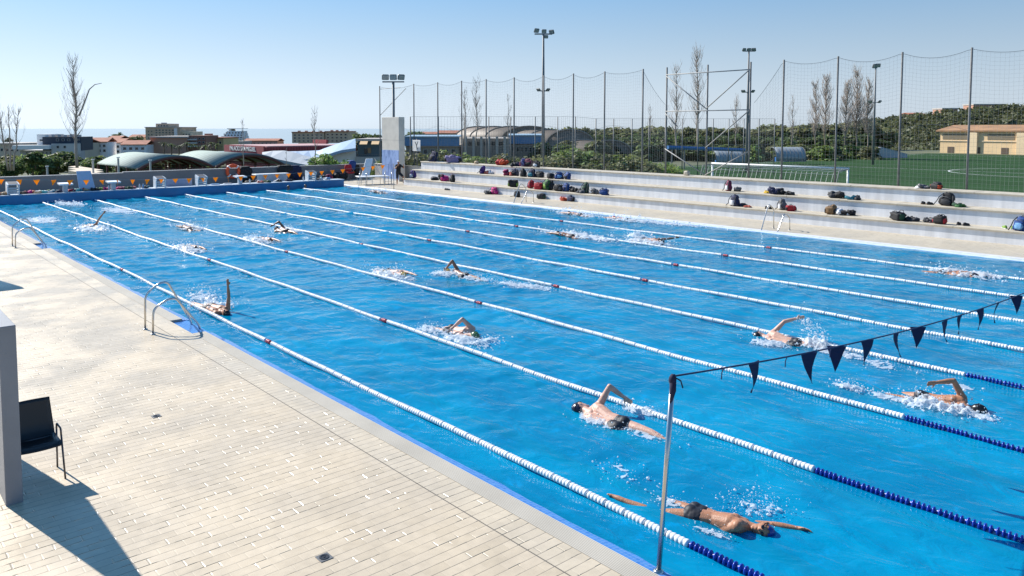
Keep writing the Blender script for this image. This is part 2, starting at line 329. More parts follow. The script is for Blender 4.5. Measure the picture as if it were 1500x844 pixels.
M_FLOATR = mat('red_float', (.45,.05,.07), .4, var=.1)
m, N, L = nodes('foam'); M_FOAM = m
b = N['Principled BSDF']; b.inputs['Base Color'].default_value=(.86,.90,.93,1); b.inputs['Roughness'].default_value=.35
tcf = N.new('ShaderNodeBsdfTranslucent'); tcf.inputs['Color'].default_value=(.8,.9,.97,1); mxf = N.new('ShaderNodeMixShader'); mxf.inputs[0].default_value=.3
tpf = N.new('ShaderNodeBsdfTransparent'); mx2 = N.new('ShaderNodeMixShader'); mx2.inputs[0].default_value=.34
L.new(b.outputs[0], mxf.inputs[1]); L.new(tcf.outputs[0], mxf.inputs[2]); L.new(mxf.outputs[0], mx2.inputs[1]); L.new(tpf.outputs[0], mx2.inputs[2]); L.new(mx2.outputs[0], N['Material Output'].inputs[0])

# ------------------------------------------------------------------ pool and decks
XN, XF, YF, ZD = 5.50, 27.55, 49.6, .05          # near edge, far edge, far end, deck level
x = np.concatenate([np.arange(5.2, 27.9, .075)]); yv = np.concatenate([np.arange(-6,1.5,.25), np.arange(1.5,22,.06), np.arange(22,YF+.02,.10)])
nx, ny = len(x), len(yv); XX, YY = np.meshgrid(x, yv)
Z = np.zeros_like(XX); rg = np.random.default_rng(3)
wx = XX + .25*np.sin(.9*YY+.4*XX) ; wy = YY + .3*np.sin(.8*XX-.5*YY)
for i in range(46):
    lam = 10**rg.uniform(math.log10(.28), math.log10(2.6)); an = rg.uniform(0, 2*pi); k = 2*pi/lam; p = rg.uniform(0, 2*pi)
    amp = .0038*lam**.62*rg.uniform(.5,1.3)
    Z += amp*np.sin(k*(cos(an)*wx+sin(an)*wy)+p)
big = .5+.5*np.sin(.35*XX+1.3*np.sin(.23*YY))*np.sin(.27*YY+1.1*np.sin(.31*XX))
Z *= (.55+.75*big)*np.interp(YY,[2,9,18,30],[.42,.52,.75,.85])
Z += .018*np.clip(Z/.03,0,2)**2*.4
edge = np.clip(np.minimum(XX-5.45, 27.75-XX)/.8, .15, 1); Z *= edge
idx = np.arange(nx*ny).reshape(ny, nx)
F = np.stack([idx[:-1,:-1], idx[:-1,1:], idx[1:,1:], idx[1:,:-1]], -1).reshape(-1,4)
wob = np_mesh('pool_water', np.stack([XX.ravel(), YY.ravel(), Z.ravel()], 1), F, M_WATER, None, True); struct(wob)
b = MB(); b.bx(5.0,28,-8,50.2,-2.2,-2.0); b.bx(4.9,5.19,-8,50.2,-2.2,-.26); b.bx(27.76,28,-8,50.2,-2.2,-.06); b.bx(4.9,28,-8.3,-8,-2.2,-.06)
struct(b.build('pool_basin', M_BASIN))
b = MB()
for i in range(8):
    X = 7.45+2.53*i; b.bx(X-.14,X+.14,-6,47.6,-1.996,-1.992)
    b.bx(X-.5,X+.5,47.6,47.9,-1.996,-1.992)
struct(b.build('pool_floor_lane_lines', mat('lane_line_tile', (.01,.03,.14), .3)))

b = MB(); gaps = [(15.62,16.98),(30.05,31.62)]; y0 = -8
b2 = MB(); b3 = MB(); b4 = MB()
for a, c in gaps+[(YF,YF)]:
    b.bx(5.25,XN,y0,a,-.3,ZD+.004)
    b2.prism([(XN+.002,y0,-.3),(XN+.002,y0,.030),(XN+.03,y0,.022),(XN+.26,y0,-.016),(XN+.26,y0,-.3)], (0,a-y0,0))
    y0 = c
struct(b.build('gutter_grate', M_GRATE)); struct(b2.build('overflow_lip', M_LIP))
for a, c in gaps:
    b3.bx(5.252,5.60,a+.002,c-.002,-.35,.006)
struct(b3.build('ladder_recess', M_LIP))
b = MB()
for a,c in [(-8,15.62),(16.98,30.05),(31.62,YF)]: b.bx(4.90,5.249,a,c,-.3,ZD)
for a,c in gaps: b.bx(4.90,5.249,a,c,-.3,ZD)
struct(b.build('edge_tiles', M_EDGE))
b = MB(); b.bx(-14,4.885,-8,YF+6,-.3,ZD); struct(b.build('near_deck', M_DECK))
b = MB(); b.bx(4.885,4.90,-8,YF,-.3,ZD-.004); struct(b.build('deck_joint', mat('joint_sealant', (.12,.11,.10), .8)))
b = MB(); b.bx(28.0,31.5,-8,55.5,-.3,ZD); b.bx(4.9,28.0,50.55,55.5,-.3,ZD-.004); b.bx(31.5,36,46.0,55.5,-.3,ZD-.004); struct(b.build('far_deck', M_DECKF))
b = MB(); b.bx(27.72,27.998,-8,50.4,-.35,ZD+.006,.01); struct(b.build('far_gutter', mat('white_gutter', (.66,.67,.68), .4, var=.1)))
b = MB(); b.prism([(27.719,-8,-.3),(27.719,-8,.035),(27.66,-8,.03),(27.50,-8,-.02),(27.50,-8,-.3)], (0,57.5,0)); struct(b.build('far_overflow_lip', mat('white_lip', (.58,.66,.80), .15, var=.1)))

# raised blue end wall of the pool
t = thing('pool_end_wall', 'long blue painted wall with pale coping closing the far end of the pool', 'wall', (16,50,0))
b = MB(); b.bx(3,27.45,YF,50.5,-1.9,.44); b.build('wall_body', M_BULK, t)
b = MB(); b.bx(3,27.48,YF-.03,50.53,.441,.49,.01); b.build('coping', mat('pale_coping', (.50,.56,.62), .5, var=.1), t)

# grey boundary wall
t = thing('boundary_wall', 'long plain grey rendered wall behind the far end of the pool', 'wall', (10,55.6,0))
b = MB(); b.bx(-14,14.5,55.5,55.75,-4,1.14); b.bx(14.5,33.0,55.502,55.75,-4,1.20); b.build('wall_body', M_GREYW, t)
b = MB(); b.bx(-14,14.5,55.46,55.79,1.141,1.18); b.bx(14.5,33.0,55.46,55.79,1.201,1.24); b.build('coping', mat('wall_coping', (.42,.42,.42), .7), t)

# short walls beside the near deck
def slab(x0,x1,y0,y1,h,label):
    t = thing('privacy_wall', label, 'wall', ((x0+x1)/2,(y0+y1)/2,ZD))
    b = MB(); b.bx(x0,x1,y0,y1,ZD-.02,h,.006); b.build('wall_slab', M_PILL, t)
    return t
slab(1.26,1.42,9.7,11.9,2.0,'grey freestanding wall standing beside the black chair on the near deck')
slab(-4.6,3.02,25.45,25.75,2.0,'grey wall at the left edge casting a shadow on the deck')

# floor drains
def drain(x,y,r,label):
    t = thing('floor_drain', label, 'drain', (x,y,ZD), 'floor drains in the near deck')
    b = MB(); b.box((x,y,ZD+.003),(r*2,r*2,.006),0,.002); b.build('drain_frame', mat('drain_grey',(.16,.16,.16),.5,.5), t)
    b = MB(); b.lathe((x,y,ZD+.006),[(r*.75,0),(r*.7,.006),(r*.45,.006),(r*.4,.002),(r*.2,.002),(r*.15,.007)],16); b.build('drain_grate', mat('drain_dark',(.05,.05,.055),.4,.6), t)
p = G(475,817,ZD); drain(p.x,p.y,.065,'small square grey floor drain in the tiles at the bottom of the picture')
p = G(229,610,ZD); drain(p.x,p.y,.06,'small grey floor drain midway between the chair and the pool edge')
# ------------------------------------------------------------------ lane ropes: ribbed floats strung on a cable
def float_mesh(name, m, n_disc, pitch, r, n=12, gap=.6, thin=False):
    b = MB(); L = n_disc*pitch; prof = []
    for k in range(n_disc):
        z0 = -L/2 + k*pitch
        if thin: prof += [(r*gap, z0), (r*gap, z0+pitch*.22), (r*.95, z0+pitch*.27), (r, z0+pitch*.42), (r*.95, z0+pitch*.58), (r*gap, z0+pitch*.63), (r*gap, z0+pitch*.98)]
        else: prof += [(r*gap, z0), (r*.93, z0+pitch*.16), (r, z0+pitch*.4), (r, z0+pitch*.55), (r*.93, z0+pitch*.8), (r*gap, z0+pitch*.98)]
    prof[0] = (r*.5, prof[0][1]); prof[-1] = (r*.5, prof[-1][1])
    b.lathe((0,0,0), prof, n, Matrix.Rotation(-pi/2,3,'X'))
    me = bpy.data.meshes.new(name); me.from_pydata(b.v,[],b.f); me.update(); me.polygons.foreach_set('use_smooth',[True]*len(me.polygons)); me.materials.append(m)
    return me
FP = .052; FL = 5*FP
me_w = float_mesh('float_white', M_FLOATW, 5, FP, .043, gap=.80)
me_r = float_mesh('float_red', M_FLOATR, 3, FP, .043, gap=.80)
me_b = float_mesh('float_blue', M_FLOATB, 5, FP, .045, gap=.30, thin=True)
ROPES = [6.18, 8.72, 11.28, 13.98, 16.36, 18.88, 21.45, 24.05]
BLUE_Y = [4.45,4.47,4.47,4.62,3.9,4.0,4.0,4.0]
order = ['nearest the grating edge of the pool','second from the near deck','third from the near deck','fourth from the near deck','fifth from the near deck','third from the bleachers','second from the bleachers','nearest the bleachers']
GAP = FL+.012
for i, X in enumerate(ROPES):
    lb = ('lane rope of white floats with a blue end, ' if i < 4 else 'lane rope of white floats, ') + order[i]
    t = thing('lane_rope', lb, 'lane rope', (X, 24, .030), 'lane ropes across the pool')
    ys0 = -1.0
    def wav(y): return .026*sin(y*.32+i*1.7)+.008*sin(y*.9+i), .008*sin(y*1.1+i)+.006*sin(2.3*y+2*i)
    ys = []; y = BLUE_Y[i]+GAP*.5
    while y > ys0: y -= GAP; ys.insert(0, y)
    y = BLUE_Y[i]+GAP*.5
    while y < 49.2: ys.append(y); y += GAP
    off = {4:-.8}.get(i,0)
    reds = [24.2+off, 14.2+off]
    cnt = 0; far_b = MB()
    cab = MB(); cab.tube([(X+wav(q)[0], q, .030+wav(q)[1]) for q in np.linspace(ys0, 49.5, 80)], .008, 5); cab.build('cable', M_ROPE, t)
    for y in ys:
        dx, dz = wav(y); sl_ = math.atan(.026*.32*cos(y*.32+i*1.7)+.0072*cos(y*.9+i))
        isr = any(abs(y-r) < GAP*.5 for r in reds); me = me_r if isr else (me_b if y < BLUE_Y[i] else me_w)
        if cnt < 100 or isr:
            o = bpy.data.objects.new('red_marker_float' if isr else 'float', me); COL.objects.link(o); o.parent = t
            o.location = (dx, y-24, dz); o.rotation_euler = (0, 0, -sl_); cnt += 1
        else:
            prof = []
            for k in range(5):
                z0 = -FL/2+k*FP; prof += [(.036,z0),(.043,z0+FP*.2),(.045,z0+FP*.5),(.043,z0+FP*.8)]
            far_b.lathe((X+dx,y,.030+dz), prof, 8, Matrix.Rotation(-pi/2,3,'X'))
    o = far_b.build('far_floats', M_FLOATW, t, True); o['kind'] = 'stuff'

# ------------------------------------------------------------------ ladders
def arc_path(pts, rad=.12, n=5):
    P = [Vector(p) for p in pts]; out = [P[0]]
    for i in range(1, len(P)-1):
        a = (P[i-1]-P[i]); b = (P[i+1]-P[i]); r1 = min(rad, a.length*.45, b.length*.45)
        A = P[i]+a.normalized()*r1; B = P[i]+b.normalized()*r1
        for k in range(n+1):
            t = k/n; out.append(A*(1-t)**2 + P[i]*2*t*(1-t) + B*t*t)
    out.append(P[-1]); return out
def ladder(x, y0, y1, s, label, hts=(.86,.62)):
    # s=+1: pool is towards +x ; rails stand on the deck and bend down into the water
    t = thing('pool_ladder', label, 'pool ladder', (x,(y0+y1)/2,ZD), 'steel ladders on the pool edges')
    for yy, h in ((y1,hts[0]),(y0,hts[1])):
        b = MB()
        b.tube(arc_path([(x,yy,ZD),(x+s*.02,yy,ZD+h*.82),(x+s*.30,yy,ZD+h*1.06),(x+s*.46,yy,ZD+h*1.06),(x+s*.92,yy,.05),(x+s*.93,yy,-.75)], .13), .0215, 10)
        b.build('handrail', M_STEEL, t, True)
        b = MB(); b.lathe((x,yy,ZD+.001),[(.05,0),(.05,.012),(.026,.02)],14); b.build('base_flange', M_STEEL, t, True)
    for k in range(3):
        b = MB(); z = -.12-.27*k; b.box((x+s*.93,(y0+y1)/2,z),(.08,abs(y1-y0),.025),0,.006); b.build('tread', M_STEEL, t)
    return t
ladder(4.64, 16.07, 16.57, 1, 'steel pool ladder with two bent handrails on the near edge, larger in view')
ladder(4.60, 30.84, 31.40, 1, 'steel pool ladder on the near edge, smaller in view at the left of the picture')
ladder(28.75, 31.15, 31.75, -1, 'thin steel pool ladder on the far edge before the dark grey bag', (.95,.66))
ladder(28.70, 16.05, 16.75, -1, 'bright steel pool ladder on the far edge below the red and grey bags', (.92,.62))

# ------------------------------------------------------------------ chair
def chair():
    cx, cy = 1.645, 10.24
    t = thing('plastic_chair', 'black plastic chair with thin steel legs beside the grey wall on the near deck', 'chair', (cx,cy,ZD))
    W = .225; z0 = ZD
    b = MB(); n = 9; prof = [(-.24,.425),(-.20,.452),(-.05,.45),(.10,.445),(.17,.455),(.205,.50),(.225,.58),(.25,.70),(.275,.82),(.28,.86)]
    vs = []; fs = []
    for th in (0, .008):
        for (py, pz) in prof:
            for k in range(n):
                u = -1+2*k/(n-1); wdt = W*(1 if pz < .5 else 1-.10*(pz-.5)/.36)
                dish = -.014*(1-u*u) if pz < .47 else 0
                curl = .018*u*u*(1 if pz >= .47 else .3)
                vs.append((cx+u*wdt, cy+py-curl*(1 if pz>=.47 else 0)+(th if pz>=.47 else 0), z0+pz+dish-(th if pz<.47 else 0)))
    m = len(prof); o = m*n
    for i in range(m-1):
        for k in range(n-1):
            a = i*n+k; fs.append((a,a+1,a+n+1,a+n)); fs.append((o+a,o+a+n,o+a+n+1,o+a+1))
    for i in range(m-1):
        for k in (0,n-1):
            a = i*n+k; q = (a,a+n,o+a+n,o+a); fs.append(q if k==0 else q[::-1])
    for k in range(n-1):
        fs.append((k,o+k,o+k+1,k+1)); a=(m-1)*n+k; fs.append((a,a+1,o+a+1,o+a))
    sh = MB(); sh.add(vs[:0],[]); 
    sb = MB().add(vs, fs); sb.build('seat_shell', M_BLACKP, t, True)
    for s in (-1,1):
        X = cx+s*(W+.012)
        for dy, top, nm in ((-.20,-.13,'leg'),(.22,.12,'leg')):
            b = MB(); b.tube([(X+s*.012,cy+dy,z0),(X,cy+top,z0+.50)], .0105, 8); b.build(nm, mat('chair_steel',(.10,.10,.11),.35,.8), t, True)
        b = MB(); b.tube(arc_path([(X,cy-.13,z0+.50),(X,cy-.115,z0+.575),(X,cy+.105,z0+.575),(X,cy+.12,z0+.50)],.05), .0105, 8); b.build('link_hoop', MATS['chair_steel'], t, True)
    b = MB(); 
    for dy in (-.12,.11): b.tube([(cx-W-.012,cy+dy,z0+.432),(cx+W+.012,cy+dy,z0+.432)], .010, 8)
    b.build('seat_frame', MATS['chair_steel'], t, True)
chair()

# ------------------------------------------------------------------ flag lines
def catenary(a, b, sag, n):
    a = Vector(a); b = Vector(b); return [a.lerp(b, k/(n-1)) - Vector((0,0,sag*4*(k/(n-1))*(1-k/(n-1)))) for k in range(n)]
def pennant(p, w, h, ang, m, parent, nm='pennant', tw=0.0):
    # triangular cloth hanging at p from a cord that runs along +x, swung by ang about it
    b = MB(); vs = []; fs = []; n = 4
    for th in (0,.004):
        for i in range(n+1):
            f = i/n; ww = w*(1-f)
            for k in range(3):
                u = (k-1)*.5
                x_ = u*ww+ .05*w*sin(f*2.2)*tw; y_ = sin(ang)*f*h + .025*sin(f*4+p[0]*3)+th + .02*u; z_ = -cos(ang)*f*h
                c_, s_ = cos(tw), sin(tw)
                vs.append((p[0]+x_*c_-y_*s_, p[1]+x_*s_+y_*c_, p[2]+z_))
    o = 3*(n+1)
    for i in range(n):
        for k in range(2):
            a = i*3+k; fs.append((a,a+1,a+4,a+3)); fs.append((o+a,o+a+3,o+a+4,o+a+1))
    for k in (0,2):
        for i in range(n):
            a=i*3+k; fs.append((a,a+3,o+a+3,o+a) if k==0 else (a,o+a,o+a+3,a+3))
    b.add(vs, fs); return b.build(nm, m, parent, False)
M_PEN = cloth_trans('navy_pennant', (.012,.018,.075), .3)
# near pole leaning inwards
PT = Vector((5.74,4.33,1.83))
t = thing('flag_pole', 'steel pole leaning on the pool edge with a dark blue cord knotted at its top', 'pole', (5.60,4.36,ZD))
b = MB(); b.tube([(5.60,4.36,-.05),tuple(PT)], .024, 14); b.build('pole_tube', M_STEEL, t, True)
b = MB(); b.lathe((5.60,4.36,.0),[(.05,0),(.05,.02),(.03,.035)],14); b.build('base_socket', M_STEEL, t, True)
b = MB(); b.ell(PT+Vector((-.004,0,-.03)),(.036,.036,.05),10,6,noise=.15); b.tube([PT+Vector((0,0,-.02)),PT+Vector((-.012,-.01,-.13)),PT+Vector((-.03,0,-.25))],[.032,.03,.012],8)
b.tube([PT,PT+Vector((.05,-.05,-.04)),PT+Vector((.07,-.06,-.11))],.007,5); b.build('knotted_cloth', M_NAVY, t, True)
t = thing('pennant_line', 'cord of dark navy triangular pennants strung over the near end of the pool', 'flag line', tuple(PT))
A = PT+Vector((0,0,-.01)); 
keys = [(1044,539),(1100,528),(1180,512),(1220,503),(1263,494),(1308,485),(1340,476),(1377,466),(1405,458),(1433,450),(1458,443),(1487,433)]
def cordz(X):
    u = (X-5.74)/(27.6-5.74); return 1.83-(.03)*u - .80*4*u*(1-u)*.78
cp = [(X, 4.33, cordz(X)) for X in np.linspace(5.74,27.6,60)]
b = MB(); b.tube(cp, .009, 6); b.build('cord', M_ROPE, t, True)
rd = random.Random(5)
for i, X in enumerate([7.12,8.22,8.90,9.66,10.55,11.25,12.12,12.85,13.62,14.40,15.40,16.2,17.0,17.9,18.7,19.5,20.4,21.2,22.1,23.0,23.9,24.8,25.8]):
    pennant((X,4.33,cordz(X)), .21+.02*rd.random(), .31+.03*rd.random(), rd.uniform(-.25,.2), M_PEN, t, 'pennant', rd.uniform(-.95,.05))
for X in (6.55,7.75,8.75):
    b = MB(); b.tube([(X,4.33,cordz(X)),(X-.03,4.33,cordz(X)-.04),(X-.05,4.32,cordz(X)-.10)],.006,5); b.build('cord_tail', M_ROPE, t)
# far yellow line
t = thing('pennant_line', 'cord of small yellow orange pennants across the far end before the starting blocks', 'flag line', (5.0,44.5,1.72))
def yz(X):
    u = (X-5)/(28.3-5); return 1.72-.50*4*u*(1-u)*.82
b = MB(); b.tube([(X,44.5,yz(X)) for X in np.linspace(4.9,28.3,50)], .006, 5); b.build('cord', mat('pale_cord',(.35,.35,.33),.7), t)
for i in range(31):
    X = 5.45+.735*i
    pennant((X,44.5,yz(X)), .29, .27, rd.uniform(-.3,.3), M_YEL, t, 'pennant', rd.choice([-.9,-.6,-.4,-.2,-.5,.3,1.0]))
for X, lb in ((4.85,'short thin post holding the yellow pennant cord on the near deck'),(28.35,'short thin post holding the yellow pennant cord on the far deck')):
    p_ = thing('cord_post', lb, 'post', (X,44.5,ZD), 'posts of the yellow pennant line')
    b = MB(); b.tube([(X,44.5,ZD),(X,44.5,1.74)],.022,8); b.build('post_tube', M_GALV, p_, True)
    b = MB(); b.lathe((X,44.5,ZD),[(.06,0),(.06,.015),(.025,.03)],10); b.build('base_flange', M_GALV, p_)

# ------------------------------------------------------------------ starting blocks
M_BLK = mat('block_grey', (.45,.50,.54), .45, var=.1); M_BLKD = mat('block_dark', (.02,.03,.05), .7); M_BLKS = mat('block_side', (.72,.74,.75), .5)
def start_block(X, label):
    z = .49; y = 50.02
    t = thing('starting_block', label, 'starting block', (X,y,z), 'starting blocks on the end wall')
    for s in (-1,1):
        b = MB(); xx = X+s*.24
        b.prism([(xx,y-.22,z),(xx,y+.25,z),(xx,y+.25,z+.66),(xx,y+.08,z+.66),(xx,y-.36,z+.56),(xx,y-.36,z+.46),(xx,y-.24,z+.38)], (s*.05,0,0)); b.build('side_panel', M_BLKS, t)
    for k in range(3):
        b = MB(); b.bx(X-.238,X+.238,y-.20+.02*k,y-.16+.02*k,z+.03+.13*k,z+.125+.13*k,.006); b.build('front_slat', M_BLK, t)
    b = MB(); b.prism([(X-.27,y-.365,z+.565),(X-.27,y+.26,z+.70),(X-.27,y+.26,z+.665),(X-.27,y-.365,z+.53)], (.54,0,0)); b.build('platform', M_BLK, t)
    b = MB(); b.prism([(X-.22,y-.30,z+.582),(X-.22,y+.22,z+.695),(X-.22,y+.22,z+.703),(X-.22,y-.30,z+.59)], (.44,0,0)); b.build('grip_mat', M_BLKD, t)
    return t
def plain_block(X, label):
    z = .49; y = 50.02
    t = thing('starting_block', label, 'starting block', (X,y,z), 'starting blocks on the end wall')
    b = MB(); b.bx(X-.12,X+.12,y-.1,y+.14,z,z+.46,.02); b.build('pedestal', M_BLK, t)
    b = MB(); b.prism([(X-.34,y-.36,z+.48),(X-.34,y+.30,z+.53),(X-.34,y+.30,z+.461),(X-.34,y-.36,z+.40)], (.68,0,0)); b.build('platform', M_BLKS, t)
    return t
start_block(7.45,'grey starting block with dark top at the left end of the row')
plain_block(10.0,'white topped starting block on a pedestal left of the leaning pale board')
plain_block(12.5,'white topped starting block on a pedestal right of the leaning pale board')
start_block(15.1,'grey starting block with dark top left of the long pale low board')
start_block(17.6,'grey starting block with dark top right of the long pale low board')
plain_block(20.1,'white topped starting block on a pedestal below the orange life ring')
start_block(25.1,'grey starting block with dark top at the right end of the row')
# ------------------------------------------------------------------ bleachers
ZT = [.05, .53, 1.12, 1.67]; XT = [30.9, 31.9, 32.9, 33.62]; YT = [47.2, 47.5, 47.9]; YB = -6
t = thing('bleachers', 'three long white concrete steps with beige stone edges along the far side of the pool', 'bleachers', (31.5,20,ZD))
b = MB()
b.bx(XT[0],XT[3]+.25,YB,YT[0],-.4,ZT[1]-.07); b.bx(XT[1],XT[3]+.25,YB,YT[1],ZT[1]-.0705,ZT[2]-.07); b.bx(XT[2],XT[3]+.25,YB,YT[2],ZT[2]-.0705,ZT[3]-.07)
b.build('riser', M_RISER, t)
for k in range(3):
    b = MB(); y = YB
    while y < YT[k]:
        y2 = min(y+2.4, YT[k]+.03); b.bx(XT[k]-.06, XT[k+1]-.002 if k<2 else XT[3]+.28, y+.004, y2-.004, ZT[k+1]-.069, ZT[k+1], .012); y += 2.4
    b.build('tread', M_NOSE, t)
t = thing('retaining_wall', 'low beige retaining wall between the tall white tower and the bleachers', 'wall', (34,50,0))
b = MB(); b.bx(33.5,33.8,47.93,55.4,-.3,1.18); b.build('wall_body', M_CONC, t)
b = MB(); b.bx(33.46,33.84,47.93,55.4,1.181,1.24,.01); b.build('coping', M_NOSE, t)

# ------------------------------------------------------------------ tower, floodlights
t = thing('tower', 'tall white rendered slab tower with blue marbled mural at its foot', 'tower', (32.9,51.8,0))
b = MB(); b.bx(32.6,33.12,50.4,52.8,-.1,4.95,.01); b.build('tower_body', M_TOWER, t)
m, N, L = nodes('marbled_mural'); bb = N['Principled BSDF']; tc = N.new('ShaderNodeTexCoord'); mp = N.new('ShaderNodeMapping'); mp.inputs['Rotation'].default_value=(0.7,0,0); mp.inputs['Scale'].default_value=(1,2.6,.8); L.new(tc.outputs['Object'], mp.inputs[0])
nn = N.new('ShaderNodeTexNoise'); nn.inputs['Scale'].default_value=1.6; nn.inputs['Detail'].default_value=7; nn.inputs['Distortion'].default_value=.8; L.new(mp.outputs[0], nn.inputs['Vector'])
cr = N.new('ShaderNodeValToRGB'); e = cr.color_ramp.elements; e[0].position=.36; e[0].color=(.16,.24,.48,1); e[1].position=.52; e[1].color=(.33,.45,.74,1); L.new(nn.outputs['Fac'], cr.inputs[0]); L.new(cr.outputs[0], bb.inputs['Base Color']); bb.inputs['Roughness'].default_value=.35
b = MB(); b.bx(32.575,32.597,50.42,52.78,.20,2.42); b.build('mural_panel', m, t)
b = MB(); b.bx(32.57,32.598,50.4,52.8,-.05,.19); b.build('plinth', M_WHITE, t)
b = MB(); b.bx(32.595,33.125,50.395,52.805,3.19,3.205); b.build('joint_band', mat('tower_joint',(.40,.37,.32),.8), t)
M_LAMP = mat('lamp_housing', (.10,.11,.11), .5, .3); M_LENS = mat('lamp_glass', (.32,.36,.36), .12)
def floodlight(parent, c, size, yaw, tilt):
    M = Matrix.Rotation(yaw,3,'Z') @ Matrix.Rotation(tilt,3,'X')
    b = MB(); b.box(c, (size, size*.35, size*.8), M=M, bev=size*.08); o = b.build('floodlight', M_LAMP, parent)
    b = MB(); b.box(Vector(c)+M@Vector((0,-size*.18,0)), (size*.88,size*.03,size*.68), M=M); b.build('lens', M_LENS, o)
P = FAR(576,172,59); bx_, by_ = 32.95, 51.7
t = thing('floodlight_mast', 'short grey mast with three floodlights rising behind the white tower', 'floodlight', (bx_+.7,by_+.8,-.5), 'floodlight masts')
X, Y = PX(576,110,33.45).x, PX(576,110,33.45).y
b = MB(); b.tube([(X,Y,-.5),(X,Y,7.75)],.10,10); b.build('pole', M_GALV, t, True)
b = MB(); b.box((X,Y,7.72),(1.7,.12,.10),rz=-.75); b.build('crossarm', M_GALV, t)
for k in (-1,0,1):
    floodlight(t,(X+.62*k*cos(-.75),Y+.62*k*sin(-.75),8.08),.54,-.75+[.25,0,.5][k+1],.35)
def mast(px, py_top, d, label, lamps, arm_py=None, base_z=-.5, r=.16):
    p = FAR(px, py_top, d); t = thing('floodlight_mast', label, 'floodlight', (p.x,p.y,base_z), 'floodlight masts')
    b = MB(); b.tube([(p.x,p.y,base_z),(p.x,p.y,p.z*.5),(p.x,p.y,p.z)],[r,r*.8,r*.5],10); b.build('pole', M_GALV, t, True)
    mpp = d/FPX; wd = RIGHT
    b = MB(); b.tube([Vector((p.x,p.y,p.z))-wd*mpp*lamps[0], Vector((p.x,p.y,p.z))+wd*mpp*lamps[0]], .06, 6); b.build('crossarm', M_GALV, t)
    for (dx, dz, s, yaw) in lamps[1]:
        floodlight(t, Vector((p.x,p.y,p.z))+wd*mpp*dx+Vector((0,0,mpp*dz)), s*mpp, math.atan2(RIGHT.y,RIGHT.x)+yaw, .5)
    if arm_py:
        q = FAR(px, arm_py, d)
        b = MB(); b.tube([Vector((p.x,p.y,q.z))-wd*mpp*9, Vector((p.x,p.y,q.z))+wd*mpp*9], .05, 6); b.build('lower_arm', M_GALV, t)
        for dx in (-7,7): floodlight(t, Vector((p.x,p.y,q.z+.1))+wd*mpp*dx, 6*mpp, math.atan2(RIGHT.y,RIGHT.x)+dx*.1, .9)
mast(796,50,64,'tallest floodlight mast with four lamps behind the net left of the middle',(13,[(-10,5,8,.6),(1,4,7,0),(12,3,8,-.6),(4,-4,6,.2)]),133)
mast(1097,75,82,'floodlight mast with three lamps beside the net bracing frame',(9,[(-7,2,6,.5),(0,2,6,0),(7,2,6.5,-.6)]),135)
mast(1283,97,98,'floodlight mast with one wide lamp head above the pair of bare poplars',(5,[(-1,0,8,.2),(3,1,7,-.3)]),150)

# ------------------------------------------------------------------ ball-stop net
XP = 33.98
pole_px = [(1424,69),(1322,77),(1228,82),(1148.5,87),(1100,91),(1037,95),(977,98.5),(942,101),(886,105),(840,107),(796.5,110),(753,113),(712,116),(676,118),(641,120),(606,122),(556,126)]
PY_ = sorted([round(PX(a,b_,XP).y,2) for a,b_ in pole_px]); PY_ = [3.2, 6.0, 8.8]+PY_
t = thing('ball_stop_net', 'tall dark net hung between slim steel poles behind the bleachers', 'net fence', (XP,25,1.0))
ptop = lambda y: 7.26 + .006*(y-11)
for y in PY_:
    b = MB(); b.tube([(XP,y,-.5),(XP,y,ptop(y))],.045,8); b.build('pole', mat('net_pole',(.15,.15,.145),.6,.0,var=.2), t, True)
cord = MB(); wires = MB()
def topz(y):
    for a, c in zip(PY_[:-1], PY_[1:]):
        if a <= y <= c:
            u = (y-a)/(c-a); sag = .15+.12*((int(a*7))%3)/2
            if 20 < (a+c)/2 < 27.6: sag = .15
            z0, z1 = ptop(a)-.05, ptop(c)-.05
            if 19.0 < a < 20.5: z1 -= 2.2; sag=.1        # net dips beside the bracing frame
            if 26.9 < c < 28.2: z0 -= 2.0
            return z0*(1-u)+z1*u - sag*4*u*(1-u)
    return 7
segs = [(PY_[0], 21.2), (26.35, PY_[-1])]
for (a, c) in segs:
    yy = np.arange(a, c, .2); cord.tube([(XP-.03, y, topz(y)) for y in yy], .008, 5)
    cord.tube([(XP-.03, y, 4.0+.25*sin(y*1.1)) for y in yy], .006, 5)
    for y in np.arange(a+.05, c, .16):
        tz = topz(y); o = len(wires.v); wd = .0019
        nseg = 3; pts = [(XP-.03+.05*sin(y*3+k*1.3), y+.02*sin(y*9+k*2), 1.3+(tz-1.3)*k/nseg) for k in range(nseg+1)]
        vs = []; fs = []
        for p in pts: vs += [(p[0]-wd,p[1]-wd,p[2]),(p[0]+wd,p[1]-wd,p[2]),(p[0],p[1]+wd,p[2])]
        for k in range(nseg):
            for q in range(3): fs.append((k*3+q,k*3+(q+1)%3,k*3+3+(q+1)%3,k*3+3+q))
        wires.add(vs, fs)
    zz = 1.45
    while zz < 7.2:
        pts = []; 
        for y in np.arange(a, c, .5):
            h_ = 1.3+(topz(y)-1.3)*(zz-1.3)/(7.1-1.3); pts.append((XP-.03+.04*sin(y*2.1+zz*3), y, h_))
        wires.tube(pts, .0019, 3, False); zz += .16
M_NET = mat('net_cord', (.22,.225,.23), .8)
cord.build('edge_rope', mat('edge_rope',(.07,.08,.09),.8), t); o = wires.build('net', M_NET, t)
fp = [21.33, 23.75, 26.35]
b = MB(); ya, yb, yc = [min(PY_, key=lambda q: abs(q-v)) for v in fp]
for z in (6.95, 5.0): b.tube([(XP-.06,ya,z),(XP-.06,yc,z)],.03,6)
